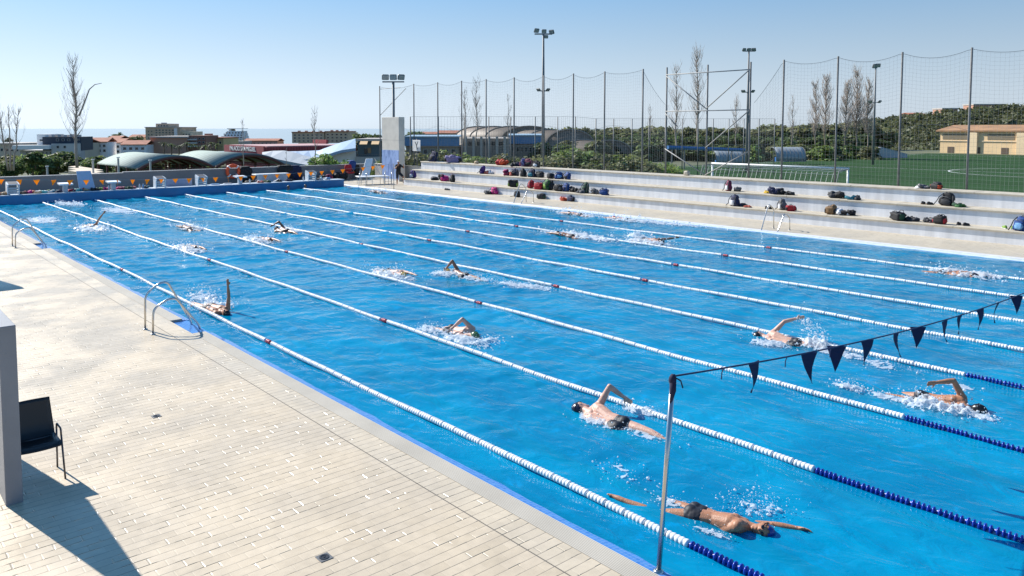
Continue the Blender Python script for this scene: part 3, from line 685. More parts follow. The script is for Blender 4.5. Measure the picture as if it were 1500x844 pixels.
for (y0,z0,y1,z1) in [(yc,6.9,yb,5.1),(yb,5.1,ya,6.95),(ya,4.95,yb,3.1),(yc,4.9,yc-.8,4.2),(yc,3.0,yb,1.7),(yb,1.7,ya,2.95)]: b.tube([(XP-.09,y0,z0),(XP-.09,y1,z1)],.028,6)
b.build('bracing_frame', mat('brace_galv',(.27,.27,.26),.6,.1), t, True)
b = MB(); ye = PY_[-1]; b.tube([(XP,ye,ptop(ye)-.25),(XP+.3,ye-2.6,ptop(ye)-.2)],.02,6); b.tube([(XP,ye,ptop(ye)-2.4),(XP+.3,ye-3.4,ptop(ye)-.3)],.025,6); b.build('end_brace', MATS['brace_galv'], t)

# white sign on the pole beside the tower
t = thing('sign_board', 'small white square sign with black diver marks fixed to a net pole by the tower', 'sign', (33.8,49.8,2.8))
a0, a1 = 49.25, 50.3; 
b = MB(); b.bx(33.76,33.79,a0,a1,2.36,3.2,.006); b.build('board', M_WHITE, t)
mk = MB(); cxy = (a0+a1)/2
def stroke(y0,z0,y1,z1,wd):
    d = Vector((0,y1-y0,z1-z0)); n_ = Vector((0,-d.z,d.y)).normalized()*wd/2
    A_, B_ = Vector((33.757,y0,z0)), Vector((33.757,y1,z1)); mk.prism([A_-n_,A_+n_,B_+n_,B_-n_],(-.003,0,0))
stroke(cxy+.16,3.06,cxy-.04,2.80,.07); stroke(cxy-.22,3.10,cxy-.03,2.76,.05); stroke(cxy-.03,2.8,cxy-.10,2.46,.08); stroke(cxy-.28,2.50,cxy-.14,2.62,.04)
mk.build('marks', M_BLACKP, t)
b = MB(); b.tube([(33.83,49.8,1.0),(33.83,49.8,3.3)],.035,8); b.build('post', M_GALV, t, True)

# ------------------------------------------------------------------ access steps with leaning board, left of the tower
t = thing('access_steps', 'white platform on steel tube legs with a tall leaning white board at the pool corner', 'access steps', (29.5,49,ZD))
b = MB(); b.box((29.6,49.3,.62),(2.2,1.3,.07),rz=-.3,bev=.01); b.build('platform', M_WHITE, t)
b = MB(); b.prism([(29.05,49.9,.66),(29.6,49.7,.66),(30.2,50.2,1.85),(29.75,50.4,1.85)], (0,.04,.02)); b.build('leaning_board', M_WHITE, t)
b = MB(); b.tube([(30.0,50.35,1.9),(30.6,49.8,.62)],.02,6); b.tube([(30.35,50.2,1.9),(30.9,50.1,.62)],.02,6); b.build('strut', M_STEEL, t)
for (px_,py_) in ((28.65,49.25),(29.3,48.85),(30.0,48.9),(30.5,48.6),(28.8,50.1),(30.7,49.6)):
    b = MB(); b.tube([(px_,py_,ZD),(px_,py_,.6)],.022,6); b.build('leg', M_STEEL, t)
for k, (x0,y0) in enumerate(((28.1,47.6),(29.9,47.2))):
    b = MB()
    for q in (0,.55): b.tube(arc_path([(x0+q,y0+.9,ZD),(x0+q-.05,y0+.75,1.15),(x0+q-.45,y0+.2,.95),(x0+q-.8,y0-.3,-.1)],.15),.02,7)
    for z_ in (.3,.55): b.tube([(x0-.02,y0+.86,z_),(x0+.53,y0+.86,z_)],.015,6)
    b.build('handrail', M_STEEL, t, True)

# ------------------------------------------------------------------ bags and clothes
BC = dict(black=(.010,.010,.012), navy=(.010,.016,.06), dark=(.025,.027,.032), grey=(.12,.12,.125), purple=(.05,.02,.16), white=(.62,.62,.63), red=(.36,.012,.02), maroon=(.16,.012,.05),
          orange=(.50,.06,.015), pink=(.52,.025,.19), blue=(.010,.055,.22), teal=(.02,.16,.22), green=(.03,.12,.03), dkgreen=(.015,.06,.03), beige=(.50,.38,.24), brown=(.19,.11,.05), sky=(.16,.35,.60), aqua=(.10,.48,.46), yellow=(.65,.42,.03), lime=(.16,.28,.04), coral=(.50,.12,.08), lilac=(.20,.17,.32))
def cloth(c): return mat('cloth_'+c, BC[c], .75, var=.18, scale=9, bump=.35, bscale=22)
brs = random.Random(11)
def backpack(p, w, h, c1, c2, rz, label, cat='backpack', name='backpack'):
    t = thing(name, label, cat, p); p = Vector(p); dpt = min(w*.75,.30); sd = brs.randint(0,999); r_ = random.Random(sd)
    M = Matrix.Rotation(rz+r_.uniform(-.5,.5),3,'Z') @ Matrix.Rotation(r_.uniform(-.28,.28),3,'X') @ Matrix.Rotation(r_.uniform(-.1,.25),3,'Y'); dn = Vector((0,0,-.03*h))
    b = MB(); b.ell(p+Vector((0,0,h*.33)),(dpt*.52,w*.50,h*.36),18,12,M,.55,.2,3.2,sd); b.ell(p+M@Vector((.02,0,h*.62)),(dpt*.44,w*.40,h*.36),16,10,M,.62,.2,3.0,sd+5)
    for s_ in (-1,1): b.ell(p+M@Vector((-.02,s_*w*.46,h*.20)),(dpt*.3,w*.13,h*.2),10,7,M,.7,.2,3,sd+6)
    b.build('bag_body', cloth(c1), t, True)
    b = MB(); b.ell(p+M@Vector((-dpt*.50,r_.uniform(-.05,.05)*w,h*.30)),(dpt*.20,w*.34,h*.22),12,8,M,.6,.2,3,sd+1); b.build('front_pocket', cloth(c2), t, True)
    b = MB(); b.tube([p+M@Vector((-dpt*.46,-w*.36,h*.66)),p+M@Vector((-dpt*.50,0,h*.74)),p+M@Vector((-dpt*.46,w*.36,h*.66))],.010,5); b.build('zip', cloth('grey'), t, True)
    b = MB(); b.tube([p+M@Vector((0,-w*.10,h*.93)),p+M@Vector((.01,-w*.05,h*1.06)),p+M@Vector((.01,w*.05,h*1.06)),p+M@Vector((0,w*.10,h*.93))],.012,6); b.build('handle', cloth('dark'), t, True)
    for s_ in (-1,1):
        b = MB(); b.tube([p+M@Vector((-dpt*.2,s_*w*.34,h*.92)),p+M@Vector((-dpt*.55,s_*w*.52,h*.6)),p+M@Vector((-dpt*.60,s_*w*.60,h*.25)),Vector((p.x-dpt*.8,p.y+s_*w*.75,p.z+.02))],.018,6); b.build('strap', cloth('dark'), t, True)
def duffel(p, w, h, c1, c2, rz, label, cat='sports bag', name='duffel_bag'):
    t = thing(name, label, cat, p); p = Vector(p); sd = brs.randint(0,999); r_ = random.Random(sd); M = Matrix.Rotation(rz+r_.uniform(-.3,.3),3,'Z')
    b = MB(); b.ell(p+Vector((0,0,h*.40)),(h*.52,w*.46,h*.42),20,12,M@Matrix.Rotation(r_.uniform(-.12,.12),3,'X'),.55,.22,3.2,sd)
    for k in range(3): b.ell(p+M@Vector((r_.uniform(-.15,.1)*h,(k-1)*w*.27,h*r_.uniform(.50,.72))),(h*.40,w*.20,h*r_.uniform(.25,.36)),14,9,M@Matrix.Rotation(r_.uniform(-.4,.4),3,'X'),.7,.2,3,sd+k+3)
    b.build('bag_body', cloth(c1), t, True)
    for s in (-1,1):
        b = MB(); b.ell(p+M@Vector((-h*.1,s*w*.42,h*.38)),(h*.34,w*.085,h*.28),12,8,M,.6,.16,3,sd+2); b.build('end_panel', cloth(c2), t, True)
        b = MB(); b.tube(arc_path([p+M@Vector((s*h*.46,-w*.2,h*.4)),p+M@Vector((s*h*.42,-w*.15,h*1.02)),p+M@Vector((s*h*.30,w*.15,h*.98)),p+M@Vector((s*h*.46,w*.2,h*.4))],.06),.012,6); b.build('handle', cloth('grey' if s<0 else 'dark'), t, True)
def heap(p, w, h, c1, c2, rz, label, cat='clothes', name='clothes_pile'):
    t = thing(name, label, cat, p); M = Matrix.Rotation(rz,3,'Z'); p = Vector(p); sd = brs.randint(0,999); r_ = random.Random(sd)
    for nm, c, o in (('garment',c1,-.16),('garment',c2,.2)):
        b = MB()
        for k in range(9):
            q = Vector((r_.uniform(-.14,.14), (o+r_.uniform(-.26,.26))*w, h*r_.uniform(.08,.46))); e_ = r_.uniform(.45,1)
            R_ = M@Matrix.Rotation(r_.uniform(-.7,.7),3,'X')@Matrix.Rotation(r_.uniform(-.6,.6),3,'Y')@Matrix.Rotation(r_.uniform(0,3),3,'Z')
            b.ell(p+M@q,(w*.22*e_+.04, w*.15*e_+.02, max(.025,h*.34*e_)),14,9,R_,r_.uniform(.6,1.0),.28,r_.uniform(2.5,4.5),sd+k)
        for v in range(len(b.v)):
            if b.v[v][2] < p.z+.004: b.v[v] = (b.v[v][0],b.v[v][1],p.z+.004)
        b.build(nm, cloth(c), t, True)
def shoes(p, w, h, c1, c2, rz, label, cat='shoes', name='pair_of_shoes'):
    t = thing(name, label, cat, p); p = Vector(p)
    for s in (-1,1):
        M = Matrix.Rotation(rz+s*.3,3,'Z'); q = p+Vector((s*.02,s*.13,0))
        b = MB(); b.ell(q+Vector((0,0,.05)),(.13,.05,.05),12,7,M,.8,.08,2); b.ell(q+M@Vector((-.05,0,.08)),(.06,.045,.045),10,6,M,.8); sh = b.build('shoe', cloth(c1), t, True)
        b = MB(); b.box(q+Vector((0,0,.011)),(.28,.10,.022),rz=rz+s*.3,bev=.01); b.build('sole', cloth(c2), sh)
KIND = dict(b=backpack, d=duffel, h=heap, s=shoes)
BAGS = [ # px, tier, width px, height px, kind, colours, label
 (634,3,12,14,'b','navy','black','tall dark navy backpack standing at the left end of the top step'),
 (664,3,25,10,'d','lilac','black','lilac and black sports bag lying on the top step left of the cream cap'),
 (735,3,18,10,'h','orange','red','orange red heap of clothes on the top step'),
 (755,3,12,8,'h','navy','dark','navy cloth heap on the top step right of the orange clothes'),
 (766,3,12,11,'b','lilac','maroon','pale lilac backpack on the top step beside the maroon one'),
 (775,3,13,11,'b','maroon','black','dark maroon backpack on the top step'),
 (785,3,11,9,'b','black','white','black backpack with a white pocket last in the top step group'),
 (1353,3,17,7,'h','grey','white','pale grey towel heap on the top step by the orange topped bag'),
 (1373,3,19,9,'d','black','orange','black sports bag with orange end on the top step at right'),
 (605,1,9,10,'b','purple','white','purple backpack with white pocket at the left end of the lowest step'),
 (707,2,9,11,'b','purple','dark','plain purple backpack on the middle step at left'),
 (717,2,12,7,'h','white','coral','white towel with coral edge beside the plain purple backpack'),
 (742,2,11,12,'h','maroon','pink','pink and maroon clothes heap on the middle step'),
 (750,2,9,7,'h','coral','orange','coral orange clothes on the middle step at the back of the pink heap'),
 (754,2,11,9,'b','navy','black','low black and navy backpack on the middle step beside pink clothes'),
 (767,2,9,11,'b','black','dark','slim black backpack standing in the middle of the middle step group'),
 (779,2,11,11,'b','navy','teal','navy backpack with teal pocket on the middle step'),
 (791,2,15,8,'d','black','dark','black sports bag lying on the middle step after the teal pocket backpack'),
 (807,2,12,8,'d','dark','black','dark round sports bag on the middle step left of the blue backpacks'),
 (819,2,12,9,'b','blue','sky','blue backpack with light blue pocket on the middle step'),
 (831,2,12,9,'b','blue','black','blue backpack with black pocket at the right end of the middle step group'),
 (1068,2,9,14,'b','maroon','white','maroon backpack with white pocket on the middle step at right'),
 (1081,2,12,8,'h','grey','dark','grey jacket heap on the middle step beside the maroon and white backpack'),
 (1127,2,7,5,'h','yellow','yellow','small yellow cloth on the middle step beside a black heap'),
 (1139,2,20,12,'h','black','navy','black and navy clothes heap on the middle step beside the yellow cloth'),
 (1156,2,14,6,'h','dark','black','low dark clothes heap on the middle step right of the taller black heap'),
 (1228,2,24,12,'h','black','dark','wide black clothes heap on the middle step above the brown box'),
 (1252,2,20,7,'h','dark','teal','dark jacket with teal trim on the middle step right of the wide black heap'),
 (1359,2,10,4,'s','dark','brown','pair of dark shoes on the middle step left of the lone black backpack'),
 (1388,2,19,17,'b','black','dark','large black backpack standing alone on the middle step at right'),
 (1407,2,13,7,'h','green','dkgreen','green cloth on the middle step leaning on the large black backpack'),
 (650,1,16,12,'h','pink','black','bright pink and black clothes heap on the lowest step'),
 (636,1,14,6,'h','dark','grey','dark low clothes on the lowest step left of the pink and black heap'),
 (663,1,13,10,'b','black','dark','black backpack on the lowest step right of the pink and black heap'),
 (752,1,15,9,'d','black','lime','black sports bag with lime ends alone on the lowest step above the thin ladder'),
 (778,1,10,11,'b','red','maroon','round red backpack with maroon pocket on the lowest step'),
 (790,1,14,10,'d','red','maroon','bright red sports bag lying on the lowest step'),
 (800,1,12,14,'b','green','lime','green backpack with lime pocket on the lowest step behind the black ones'),
 (806,1,12,13,'b','black','dark','black backpack on the lowest step right of the green one'),
 (818,1,13,9,'d','black','grey','black sports bag with grey ends on the lowest step'),
 (829,1,11,11,'b','blue','navy','blue backpack with navy pocket on the lowest step'),
 (839,1,13,9,'h','black','dark','black clothes heap on the lowest step right of the blue and navy backpack'),
 (850,1,16,8,'h','grey','black','grey and black clothes heap on the lowest step before a tall backpack'),
 (857,1,10,14,'b','dkgreen','black','tall dark green backpack on the lowest step'),
 (870,1,16,10,'h','grey','white','grey and white clothes heap on the lowest step left of the last blue bag'),
 (885,1,12,9,'b','blue','blue','plain blue backpack at the right end of the lowest step group'),
 (1078,1,14,15,'b','navy','white','navy backpack with white pocket alone on the lowest step'),
 (1090,1,14,6,'h','dark','navy','dark cloth on the lowest step beside the navy and white backpack'),
 (1097,1,8,3,'h','coral','coral','flat coral cloth on the lowest step'),
 (1127,1,9,4,'s','dark','black','pair of dark shoes on the lowest step above the bright ladder'),
 (1148,1,11,14,'b','grey','white','grey backpack with white pocket on the lowest step beside a red bag'),
 (1160,1,15,8,'d','red','black','red sports bag with black ends beside the grey backpack'),
 (1219,1,15,12,'d','brown','black','brown box shaped bag on the lowest step'),
 (1240,1,22,11,'h','black','white','black and white clothes heap on the lowest step beside the brown bag'),
 (1318,1,21,13,'d','black','dkgreen','black box shaped bag on the lowest step at right'),
 (1337,1,17,7,'h','dark','black','dark jacket on the lowest step right of the black box shaped bag'),
 (1365,1,16,9,'h','grey','dark','dark grey clothes heap on the lowest step leaning on a black and red bag'),
 (1380,1,18,12,'d','black','red','black sports bag with red ends on the lowest step'),
 (1413,1,11,4,'s','black','grey','pair of black shoes on the lowest step at right'),
 (1481,1,13,6,'s','lime','white','pair of lime shoes on the lowest step beside the blue drum bag'),
 (1498,1,16,19,'b','blue','sky','large blue bag on the lowest step at the right edge of the picture'),
 (655,0,15,5,'s','grey','dark','pair of grey shoes on the far deck below the pink clothes'),
 (716,0,9,7,'h','dark','grey','dark grey cloth on the far deck beside the pink bag'),
 (724,0,13,9,'b','pink','pink','bright pink bag on the far deck'),
 (758,0,12,8,'b','dark','grey','dark grey bag on the far deck behind the thin ladder'),
 (793,0,13,7,'d','dark','dkgreen','dark sports bag alone on the far deck'),
 (826,0,11,7,'h','orange','coral','orange red cloth on the far deck beside a dark bag'),
 (838,0,15,8,'d','navy','black','dark navy sports bag on the far deck beside the orange cloth'),
]
for i,(px,tier,wp,hp,k,c1,c2,lab) in enumerate(BAGS):
    Xb = [30.25,31.32,32.32,33.22][tier] + (i%3-1)*.12
    if tier == 0: Xb = G(px, {655:278.5,716:284.5,724:284.5,758:288.5,793:291.5,826:294,838:295}[px], ZD).x
    if tier == 1 and px == 605: Xb = 31.5
    p = PX(px, 250, Xb); q = Vector((Xb, p.y, ZT[tier]+.002)); mp_ = MPP(q)
    if q.y > YT[max(tier-1,0)]-.2 and tier: q.y = YT[tier-1]-.3
    KIND[k](tuple(q), max(.2,wp*mp_*1.02), max(.1,hp*mp_*1.12), c1, c2, brs.uniform(-.5,.5), lab)
q = Vector((33.2, PX(698,238,33.2).y, ZT[3]+.002)); t = thing('sun_hat', 'cream cap lying on the top step left of the orange clothes', 'cap', tuple(q))
b = MB(); b.ell(q+Vector((0,0,.10)),(.16,.17,.12),14,8,noise=.06); b.build('crown', cloth('beige'), t, True)
b = MB(); b.ell(q+Vector((-.12,-.1,.03)),(.20,.20,.02),14,6); b.build('brim', cloth('beige'), t, True)
q = Vector((33.3, PX(1006,256,33.3).y, ZT[3]+.002)); t = thing('stone_block', 'small beige stone block on the top step below the bracing frame', 'stone', tuple(q))
b = MB(); b.ell(q+Vector((0,0,.11)),(.14,.15,.13),10,7,None,.5,.12,2,3); b.build('block', M_NOSE, t)

# ------------------------------------------------------------------ things along the end wall
def cyl_bottle(p, c, h, lab):
    t = thing('bottle', lab, 'bottle', p); b = MB(); b.lathe(p,[(.05,0),(.052,h*.7),(.025,h*.85)],12); b.build('bottle_body', cloth(c), t, True)
    b = MB(); b.lathe(Vector(p)+Vector((0,0,h*.85)),[(.027,0),(.027,h*.15)],10); b.build('cap', cloth('white'), t, True)
def kickboard(p, c, lab, rz, stack=1):
    t = thing('kickboard', lab, 'kickboard', p); b = MB()
    b.box(Vector(p)+Vector((0,0,.03)),(.30,.46,.045),rz=rz,bev=.02); b.build('board', cloth(c), t)
    b = MB(); b.ell(Vector(p)+Matrix.Rotation(rz,3,'Z')@Vector((0,.22,.03)),(.148,.10,.022),14,6,Matrix.Rotation(rz,3,'Z'),.8); b.build('rounded_end', cloth(c), t, True)
ZC = .492
items = [ (6.75,'h','coral','orange','coral towel heap at the far left end of the blue wall'),(7.05,'h','brown','beige','brown towel heap left of the first starting block'),
 (8.05,'h','maroon','black','maroon cloth heap just right of the first starting block'),(8.35,'h','coral','pink','coral and pink towel heap on the blue wall'),
 (8.65,'h','white','beige','white towel heap on the blue wall near its left end'),(8.95,'h','white','aqua','white and aqua towel heap on the blue wall'),
 (9.25,'h','lime','white','lime and white towel heap on the blue wall'),(9.55,'h','teal','navy','teal and navy cloth heap under the first pedestal block'),
 (10.35,'h','red','maroon','red cloth heap behind the first pedestal block'),(10.6,'h','aqua','teal','aqua towel heap left of the leaning pale board'),
 (10.95,'h','orange','beige','orange towel heap at the foot of the leaning pale board'),(11.55,'h','black','black','black cloth heap right of the leaning pale board'),
 (11.85,'h','lime','green','lime green towel heap beside black cloth on the blue wall'),(12.1,'h','pink','maroon','pink cloth heap left of the second pedestal block'),
 (12.95,'h','maroon','pink','maroon and pink cloth right of the second pedestal block'),(13.3,'h','dkgreen','green','green cloth heap right of the second pedestal block'),
 (13.6,'h','maroon','black','maroon and black cloth heap on the blue wall'),(14.3,'h','teal','grey','teal and grey cloth heap left of the third grey block'),
 (22.0,'h','green','dkgreen','green cloth heap before the white bench'),(21.5,'h','white','coral','white and coral towel left of the green cloth heap'),
 (22.8,'h','white','dark','white and dark towel at the right of the green cloth heap'),(23.6,'h','navy','black','navy cloth heap on the blue wall below dark jackets'),
 (25.75,'h','white','grey','white towel right of the last starting block'),(26.4,'h','sky','white','light blue and white towel near the right end of the blue wall')]
for X,k,c1,c2,lab in items:
    heap((X,50.1+.12*sin(X*7),ZC), .42, .20, c1, c2, X, lab)
for X,c,lab in [(12.25,'white','white bottle left of the second pedestal block'),(13.95,'white','white bottle right of the maroon and black cloth'),(14.15,'sky','pale blue bottle on the end wall'),(20.75,'white','white bottle right of the life ring pedestal block'),(24.55,'white','white bottle left of the last starting block'),(25.9,'aqua','aqua bottle near the right end of the end wall')]:
    cyl_bottle((X,50.0,ZC),c,.28,lab)
for X,c,lab,rz in [(9.75,'blue','blue kickboard lying left of the leaning pale board',.3),(18.6,'sky','pale blue kickboard lying flat on the blue wall',1.4),(19.4,'white','white kickboard lying flat left of the life ring',1.3),(9.0,'white','white kickboard lying among towels on the blue wall',1.2)]:
    kickboard((X,50.25,ZC+.002),c,lab,rz)
M_PBOARD = mat('pale_blue_board', (.42,.50,.64), .5, var=.05)
t = thing('leaning_board', 'tall pale blue board leaning between the first two pedestal blocks', 'board', (11.25,50.4,ZC))
b = MB(); b.prism([(10.75,50.15,ZC),(11.6,50.15,ZC),(11.45,50.55,1.62),(10.70,50.55,1.62)],(0,.04,.01)); b.build('panel', M_PBOARD, t)
b = MB(); b.tube([(11.1,50.58,1.45),(11.2,50.75,.08)],.02,6); b.build('prop', M_GALV, t)
t = thing('low_board', 'long pale low board standing between two grey starting blocks', 'board', (16.3,50.6,.05))
b = MB(); b.bx(15.55,17.25,50.62,50.70,.05,.92,.01); b.build('panel', mat('lilac_board',(.33,.36,.47),.6), t)
t = thing('bench', 'white bench with a solid front behind the end wall beside dark jackets', 'bench', (22.7,51.2,.05))
b = MB(); b.bx(21.6,24.0,51.0,51.7,.93,1.0,.01); b.build('seat', M_WHITE, t); b = MB(); b.bx(21.75,23.9,51.1,51.16,.05,.929); b.build('front_panel', mat('bench_front',(.45,.47,.52),.6), t)
# life ring on the boundary wall
t = thing('life_ring', 'orange life ring with white bands hanging on the grey wall', 'life ring', (21.7,55.35,1.0))
b = MB(); n, k_ = 28, 10; R, r = .42, .12; vs=[]; fs=[]
c_ = Vector((21.75,55.33,1.02))
for i in range(n):
    for j in range(k_):
        a, e_ = 2*pi*i/n, 2*pi*j/k_; vs.append(c_+Vector(((R+r*cos(e_))*cos(a), r*.8*sin(e_), (R+r*cos(e_))*sin(a))))
for i in range(n):
    for j in range(k_): fs.append((i*k_+j,((i+1)%n)*k_+j,((i+1)%n)*k_+(j+1)%k_,i*k_+(j+1)%k_))
b.add(vs,fs); b.build('ring', mat('ring_orange',(.75,.09,.02),.5), t, True)
for q in range(4):
    b = MB(); a = pi/4+q*pi/2; b.box(c_+Vector((R*cos(a),0,R*sin(a))),(.28,.23,.09),M=Matrix.Rotation(-a,3,'Y'),bev=.02); b.build('band', M_WHITE, t)
# dark jackets hanging over the wall, red chair, blue bag
def hanging(X, w, z0, z1, c, lab, nm='hanging_jacket', cat='jacket'):
    t = thing(nm, lab, cat, (X,55.4,z1)); b = MB()
    for k in range(4):
        b.ell((X+(k-1.5)*w*.22,55.33,(z0+z1)/2+.03*sin(k*2)),(w*.22,.10,(z1-z0)/2*(1-.08*(k%2))),10,8,None,.6,.12,2.5,k+int(X*10))
    b.build('garment', cloth(c), t, True)
    b = MB(); b.ell((X,55.55,z1-.02),(w*.45,.32,.06),12,6,None,.7,.1); b.build('shoulder_fold', cloth(c), t, True)
hanging(22.7,.85,.15,1.3,'black','black jacket hanging on the grey wall right of the life ring')
hanging(25.75,1.2,.2,1.30,'black','wide black towel hanging over the grey wall above the white bench')
hanging(26.5,1.0,.2,1.27,'navy','navy jacket hanging over the grey wall beside the wide black towel')
hanging(31.4,.55,.75,1.5,'blue','blue bag hanging on the grey wall left of the tower','hanging_bag','bag')
hanging(31.8,.4,.35,1.2,'black','black towel hanging beside the blue bag on the grey wall','hanging_towel','towel')
for X,y,w_,h_,c1,c2,lab in [(23.3,53.5,1.2,.75,'black','navy','black kit pile on the deck behind the end wall'),(24.6,53.8,1.0,.9,'dark','black','dark kit pile at the foot of the grey wall'),(22.4,53.0,1.3,.55,'navy','black','navy kit pile behind the life ring block'),(27.3,54.4,1.3,.8,'black','navy','black kit pile left of the last starting block'),(28.6,54.4,1.2,.7,'maroon','black','maroon and black kit pile under the grey wall'),(29.8,54.6,1.3,.9,'black','black','tall black kit pile left of the red chair'),(32.0,54.9,.7,.55,'black','dark','small black kit pile below the hanging blue bag')]:
    heap((X,y,ZD), w_, h_, c1, c2, 1.57, lab)
t = thing('folding_chair', 'red fabric folding chair by the grey wall with thin legs', 'chair', (30.8,54.7,ZD))
b = MB(); b.ell((30.8,54.7,.62),(.34,.30,.09),14,7,None,.7,.1); b.build('seat', cloth('red'), t, True)
b = MB(); b.ell((30.8,54.95,.95),(.33,.08,.30),14,8,None,.7,.1); b.build('backrest', cloth('red'), t, True)
for sx in (-1,1):
    for sy in (-1,1):
        b = MB(); b.tube([(30.8+sx*.30,54.7+sy*.25,ZD),(30.8-sx*.0+sx*.26,54.7-sy*.02+sy*.2,.62)],.014,6); b.build('leg', M_GALV, t)
# ------------------------------------------------------------------ people
M_SKIN = [mat('skin_pale',(.58,.34,.25),.5,var=.14,scale=14,bump=.2,bscale=60,sss=.12), mat('skin_tan',(.40,.185,.10),.5,var=.16,scale=14,bump=.2,bscale=60,sss=.12), mat('skin_brown',(.26,.12,.07),.42,var=.08,scale=8,sss=.1)]
M_CAPS = {c: mat('cap_'+c, v, .3, var=.05) for c, v in dict(navy=(.006,.008,.03), black=(.008,.008,.010), white=(.7,.7,.72), green=(.05,.14,.05), yellow=(.55,.36,.06), red=(.30,.01,.03), blue=(.01,.04,.25), brown=(.05,.03,.02)).items()}
M_GOG = mat('goggle_lens',(.01,.012,.02),.08); M_TRUNK = mat('swim_trunks',(.010,.012,.02),.6)
def px_dir(dx, dy, dz=0.0):
    return (RIGHT*dx + Vector((0,0,1))*(-dy) - BACK*dz).normalized()
class Body(MB):
    def cap(s, p0, r0, p1, r1, n=12):
        p0, p1 = Vector(p0), Vector(p1)
        s.tube([p0, p0.lerp(p1,.5), p1], [r0, (r0+r1)/2, r1], n); s.ell(p0,(r0,)*3,n,8); s.ell(p1,(r1,)*3,n,8); return s
    def mesh(s, name, m, voxel, it, parent=None, org=(0,0,0)):
        me = bpy.data.meshes.new(name); o_ = Vector(org); me.from_pydata([(v[0]-o_.x,v[1]-o_.y,v[2]-o_.z) for v in s.v],[],s.f); me.update()
        tmp = bpy.data.objects.new('tmp', me); COL.objects.link(tmp)
        md = tmp.modifiers.new('r','REMESH'); md.mode='VOXEL'; md.voxel_size=voxel; md.use_smooth_shade=True
        ms = tmp.modifiers.new('s','SMOOTH'); ms.factor=.5; ms.iterations=it
        dg = bpy.context.evaluated_depsgraph_get(); ev = tmp.evaluated_get(dg); m2 = bpy.data.meshes.new_from_object(ev)
        bpy.data.objects.remove(tmp); bpy.data.meshes.remove(me)
        m2.name = name; m2.materials.clear(); m2.materials.append(m); m2.polygons.foreach_set('use_smooth',[True]*len(m2.polygons))
        o = bpy.data.objects.new(name, m2); COL.objects.link(o); o['_org'] = tuple(org)
        if parent is not None: o.parent = parent
        else: o.location = o_
        return o
def hand(B, wrist, d, side, bend, k=1.0):
    # palm, four unequal bent fingers and a thumb leaving the palm's side; d along the forearm, side = towards the thumb
    d = d.normalized(); side = (side-d*side.dot(d)).normalized(); nrm = d.cross(side)
    B.cap(wrist, .026*k, wrist+d*.03*k, .028*k)
    for u in (-.022,-.007,.008,.023): B.cap(wrist+d*.03*k+side*u*.8*k,.0155*k,wrist+d*.085*k+side*u*k,.0125*k,8)
    for u,l in ((-.030,.060),(-.010,.076),(.010,.080),(.030,.070)):
        a = wrist+d*.085*k+side*u*.85*k; b_ = a+(d+nrm*bend*.5+side*u*2).normalized()*l*.55*k; c = b_+(d+nrm*bend*1.3).normalized()*l*.5*k
        B.cap(a,.0100*k,b_,.0090*k,8); B.cap(b_,.0090*k,c,.0075*k,8)
    a = wrist+d*.03*k+side*.026*k; b_ = a+(d*.7+side*.8+nrm*bend*.4).normalized()*.04*k; B.cap(a,.0125*k,b_,.0105*k,8); B.cap(b_,.0105*k,b_+(d+side*.25+nrm*bend*.5).normalized()*.032*k,.0085*k,8)
